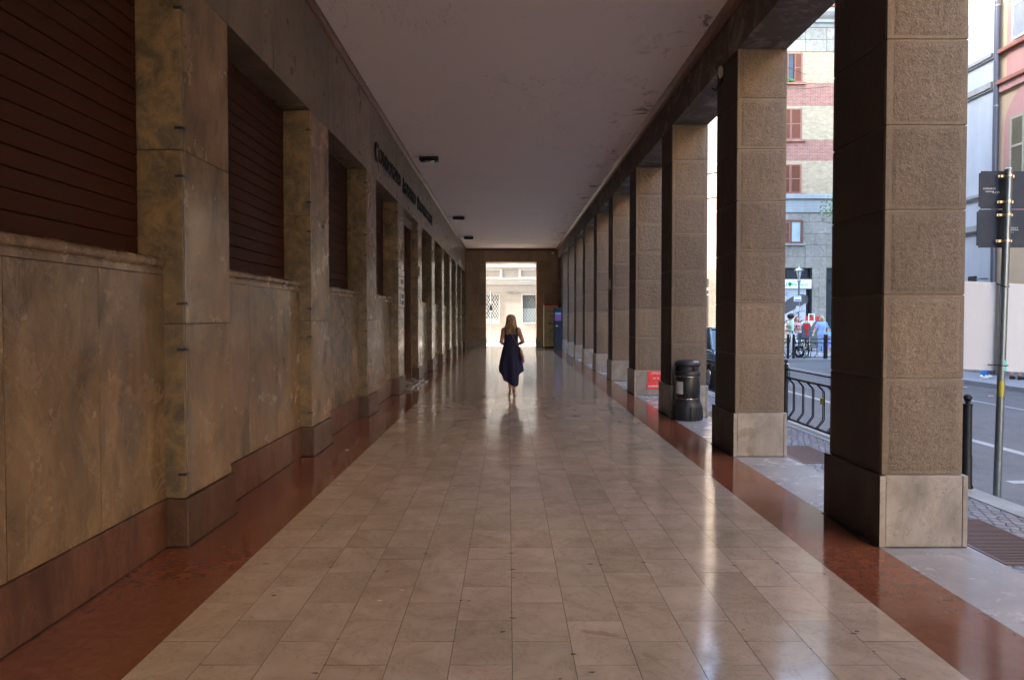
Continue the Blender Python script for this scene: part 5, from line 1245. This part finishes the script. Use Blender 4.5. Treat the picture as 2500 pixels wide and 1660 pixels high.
# ------------------------------------------------------------------ bicycles and scooter
def wheel(a, c, r_, ax, tr=.016, n=28, spokes=14):
    c = Vector(c); ax = Vector(ax).normalized(); u = ax.cross(Vector((0, 0, 1))).normalized(); v = Vector((0, 0, 1))
    a.tube([c+(u*math.cos(2*math.pi*i/n)+v*math.sin(2*math.pi*i/n))*r_ for i in range(n+1)], tr, 6, 0)
    for i in range(spokes): an = 2*math.pi*i/spokes; a.tube([c, c+(u*math.cos(an)+v*math.sin(an))*r_], .0025, 4, 1)
    a.tube([c-ax*.04, c+ax*.04], .02, 8, 1)
def bicycle(loc, yaw, lab, seat):
    t = thing('bicycle', lab, 'bicycle', loc, 'bicycles behind the far railing'); T = Matrix.Translation(loc) @ Matrix.Rotation(yaw, 4, 'Z')
    for y in (-.52, .52):
        a = MB(); wheel(a, (0, y, .335), .32, (1, 0, 0)); a.xf(T); a.build('wheel', [M['rubber'], M['steel']], t)
    a = MB()
    bb = (0, -.08, .30); st = (0, -.20, .82); hd = (0, .36, .85); hd2 = (0, .40, .72)
    for p, q in ((bb, st), (bb, hd2), (st, hd), (bb, (0, -.52, .335)), (st, (0, -.52, .335)), (hd, (0, .52, .335)), ((0, .34, .98), hd)): a.tube([p, q], .015, 8)
    a.xf(T); a.build('bike_frame', M['blackbody'], t, smooth=True)
    a = MB(); a.tube([(-.29, .22, 1.02), (-.2, .34, 1.02), (0, .35, 1.0), (.2, .34, 1.02), (.29, .22, 1.02)], .012, 8); a.xf(T); a.build('handlebar', M['steel'], t, smooth=True)
    a = MB(); a.ell((0, -.22, .88), (.07, .13, .035)); a.xf(T); a.build('saddle', M['rubber'], t, smooth=True)
    a = MB(); a.lathe([(.09, -.003), (.09, .003)], (0, 0, 0), 16); a.xf(Matrix.Translation((.03, -.08, .30)) @ Matrix.Rotation(R(90), 4, 'Y')); a.tube([(.05, -.08, .30), (.06, -.02, .16)], .008, 6); a.tube([(-.05, -.08, .30), (-.06, -.14, .44)], .008, 6); a.xf(T); a.build('crankset', M['steel'], t)
    a = MB(); a.tube([(.02, -.2, .3), (.12, -.3, .02)], .008, 6); a.xf(T); a.build('kickstand', M['steel'], t)
    if seat:
        t2 = thing('child_seat', 'red and grey child seat mounted on the bicycle', 'child seat', (loc[0], loc[1], .8))
        a = MB(); a.box(-.17, .17, -.62, -.30, .74, .80, b=.02); a.box(-.17, -.13, -.64, -.34, .80, .98, b=.02); a.box(.13, .17, -.64, -.34, .80, .98, b=.02)
        a.prism([(-.17, .80), (.17, .80), (.19, 1.22), (.12, 1.36), (-.12, 1.36), (-.19, 1.22)], 'y', -.68, -.63); a.tube([(-.06, -.66, 1.36), (-.05, -.66, 1.42), (.05, -.66, 1.42), (.06, -.66, 1.36)], .012, 8)
        a.tube([(-.12, -.48, .76), (-.15, -.40, .5), (-.15, -.36, .42)], .03, 8); a.tube([(.12, -.48, .76), (.15, -.40, .5), (.15, -.36, .42)], .03, 8)
        a.xf(T); a.build('shell', simple('grey_plastic', (.09, .12, .16), .5), t2)
        a = MB()
        for yy in (-.625, -.69): a.prism([(-.13, 1.33), (.13, 1.33), (.15, 1.22), (.05, 1.08), (.05, .86), (-.05, .86), (-.05, 1.08), (-.15, 1.22)], 'y', yy-.008, yy+.008)
        a.xf(T); a.build('padding', M['redpaint'], t2)
bicycle((11.28, 26.75, 0), R(10), 'bicycle with a red child seat parked behind the far railing', True)
bicycle((11.80, 26.95, 0), R(-14), 'black bicycle without a seat, right of the one with the child seat', False)
t = thing('motor_scooter', 'white scooter with a yellow plate parked at the left behind the far railing', 'scooter', (10.95, 26.9, 0))
T = Matrix.Translation((10.92, 26.95, 0)) @ Matrix.Rotation(R(215), 4, 'Z')
for y in (-.62, .62):
    a = MB(); wheel(a, (0, y, .25), .19, (1, 0, 0), .055, 24, 8); a.xf(T); a.build('wheel', [M['rubber'], M['steel']], t, smooth=True)
a = MB(); a.rings([(0, -.5, .38, .12, .30), (0, -.48, .55, .17, .38), (0, -.42, .70, .15, .34), (0, -.42, .76, .10, .28)], 18); a.box(-.15, .15, -.2, .35, .28, .34, b=.03); a.rings([(0, .42, .30, .18, .05), (0, .40, .60, .20, .06), (0, .34, .92, .13, .06)], 16); a.ell((0, .55, .48), (.08, .22, .05)); a.xf(T); a.build('bodywork', M['scooterw'], t, smooth=True)
a = MB(); a.ell((0, -.36, .80), (.13, .36, .06)); a.xf(T); a.build('seat', M['rubber'], t, smooth=True)
a = MB(); a.tube([(-.32, .22, 1.05), (-.12, .32, 1.03), (.12, .32, 1.03), (.32, .22, 1.05)], .018, 8); a.tube([(0, .32, 1.03), (0, .5, .5), (0, .62, .25)], .025, 8); a.xf(T); a.build('handlebar', M['darkmetal'], t, smooth=True)
for s_ in (-1, 1):
    a = MB(); a.tube([(s_*.25, .25, 1.05), (s_*.30, .28, 1.18)], .008, 6); a.ell((s_*.32, .29, 1.22), (.06, .02, .045)); a.xf(T); a.build('mirror', M['darkmetal'], t, smooth=True)
a = MB(); a.box(-.10, .10, .665, .675, .52, .60); a.box(-.09, .09, -.86, -.85, .42, .54); a.xf(T); a.build('plate', M['yellow'], t)
a = MB(); a.ell((0, .39, .86), (.07, .05, .06)); a.xf(T); a.build('headlight', M['lens'], t, smooth=True)
# ------------------------------------------------------------------ car
def car(x, y, lab):
    t = thing('parked_car', lab, 'car', (x, y, -.12)); z = -.12; W_ = .84; L_ = 3.9
    prof = [(0, .32), (0, .62), (.10, .74), (.95, .92), (1.0, .94)]
    def shell(a, ring):   # ring list of (yy, zlo, zhi, halfw_lo, halfw_hi)
        vs = []
        for (yy, zl, zm, zh, wl, wm, wh) in ring: vs += [(x-wl, y+yy, z+zl), (x-wm, y+yy, z+zm), (x-wh, y+yy, z+zh), (x+wh, y+yy, z+zh), (x+wm, y+yy, z+zm), (x+wl, y+yy, z+zl)]
        n = 6; k = len(ring)
        a.add(vs, [(i*n+j, i*n+(j+1) % n, (i+1)*n+(j+1) % n, (i+1)*n+j) for i in range(k-1) for j in range(n)] + [tuple(range(n)), tuple((k-1)*n+j for j in range(n))])
    a = MB(); shell(a, [(0, .25, .45, .60, .66, .72, .60), (.08, .22, .50, .72, .76, .80, .66), (.5, .20, .60, .82, .80, .84, .70), (1.05, .20, .66, .93, .82, .85, .74), (2.0, .20, .68, .96, .82, .85, .76), (3.2, .20, .68, .96, .82, .85, .74), (3.75, .22, .62, .92, .78, .82, .68), (3.9, .28, .52, .80, .70, .76, .60)])
    o = a.build('car_body', M['carpaint'], t); bv = o.modifiers.new('b', 'BEVEL'); bv.width = .05; bv.segments = 3
    a = MB(); shell(a, [(.95, .90, .92, .93, .72, .72, .71), (1.55, .93, 1.2, 1.38, .74, .68, .56), (2.1, .95, 1.25, 1.44, .75, .68, .58), (3.0, .95, 1.25, 1.42, .74, .67, .56), (3.65, .90, 1.0, 1.05, .68, .64, .60)])
    o = a.build('cabin_glass', simple('windscreen', (.06, .10, .15), .08), t); bv = o.modifiers.new('b', 'BEVEL'); bv.width = .03; bv.segments = 2
    a = MB(); a.box(x-.56, x+.56, y+1.6, y+2.98, z+1.40, z+1.46, b=.02); a.build('car_roof', M['carpaint'], t)
    for s_ in (-1, 1):
        a = MB(); a.tube([(x+s_*.72, y+.95, z+.93), (x+s_*.59, y+1.58, z+1.40)], .03, 8); a.build('pillar_trim', M['carpaint'], t)
        a = MB(); a.ell((x+s_*.60, y+.07, z+.63), (.15, .10, .075), n=14); a.build('headlight', M['lens'], t, smooth=True)
        a = MB(); a.ell((x+s_*.95, y+1.25, z+1.0), (.09, .05, .06)); a.build('wing_mirror', M['carpaint'], t, smooth=True)
        for yy in (.75, 3.15):
            a = MB(); a.tube([(x+s_*.66, y+yy, z+.31), (x+s_*.86, y+yy, z+.31)], .31, 28); w_ = a.build('wheel', M['rubber'], t, smooth=True)
            a = MB(); a.tube([(x+s_*.84, y+yy, z+.31), (x+s_*.872, y+yy, z+.31)], .19, 20); a.build('rim', M['steel'], w_, smooth=True)
    a = MB(); a.box(x-.62, x+.62, y-.04, y+.06, z+.26, z+.46, b=.03); a.build('bumper', M['black'], t)
    a = MB(); a.box(x-.35, x+.35, y-.03, y+.03, z+.50, z+.60, b=.01); a.build('grille', M['blackbody'], t)
    for s_ in (-1, 1):
        a = MB(); a.box(x+s_*.2-.25, x+s_*.2+.25, y+1.02, y+1.05, z+.95, z+.965); a.build('wiper', M['rubber'], t)
car(5.55, 15.2, 'blue-grey parked car facing the viewer beyond the kerb railing, glimpsed between pillars')
# ------------------------------------------------------------------ litter
def scrap(x, y, z, s, mat, lab):
    a = MB(); n = 8; vs = [(x, y, z+.006)] + [(x+s*math.cos(2*math.pi*i/n)*random.uniform(.6, 1.2), y+s*.5*math.sin(2*math.pi*i/n)*random.uniform(.6, 1.2), z+.003+random.uniform(0, s*.25)) for i in range(n)]
    a.add(vs, [(0, 1+i, 1+(i+1) % n) for i in range(n)]); o = a.build('paper_scrap', mat, fix=False); m_ = o.modifiers.new('s', 'SOLIDIFY'); m_.thickness = .001; tag(o, lab, 'litter', 'scraps of litter')
scrap(10.9, 16.3, -.116, .12, M['paper'], 'white crumpled paper in the road near the far kerb')
scrap(10.4, 14.7, -.116, .08, M['cpink'], 'small pinkish scrap in the road nearer to the viewer than the white paper')
scrap(-1.93, 8.15, .002, .025, M['paper'], 'tiny white scrap on the red marble strip')
scrap(-1.62, 6.5, .002, .02, M['yellow'], 'tiny yellow scrap on the red marble strip')
scrap(-.62, 3.95, .002, .015, M['cpink'], 'pink petal on the beige floor, farther of the two')
scrap(-.72, 3.8, .002, .015, M['cpink'], 'pink petal on the beige floor, nearer of the two')
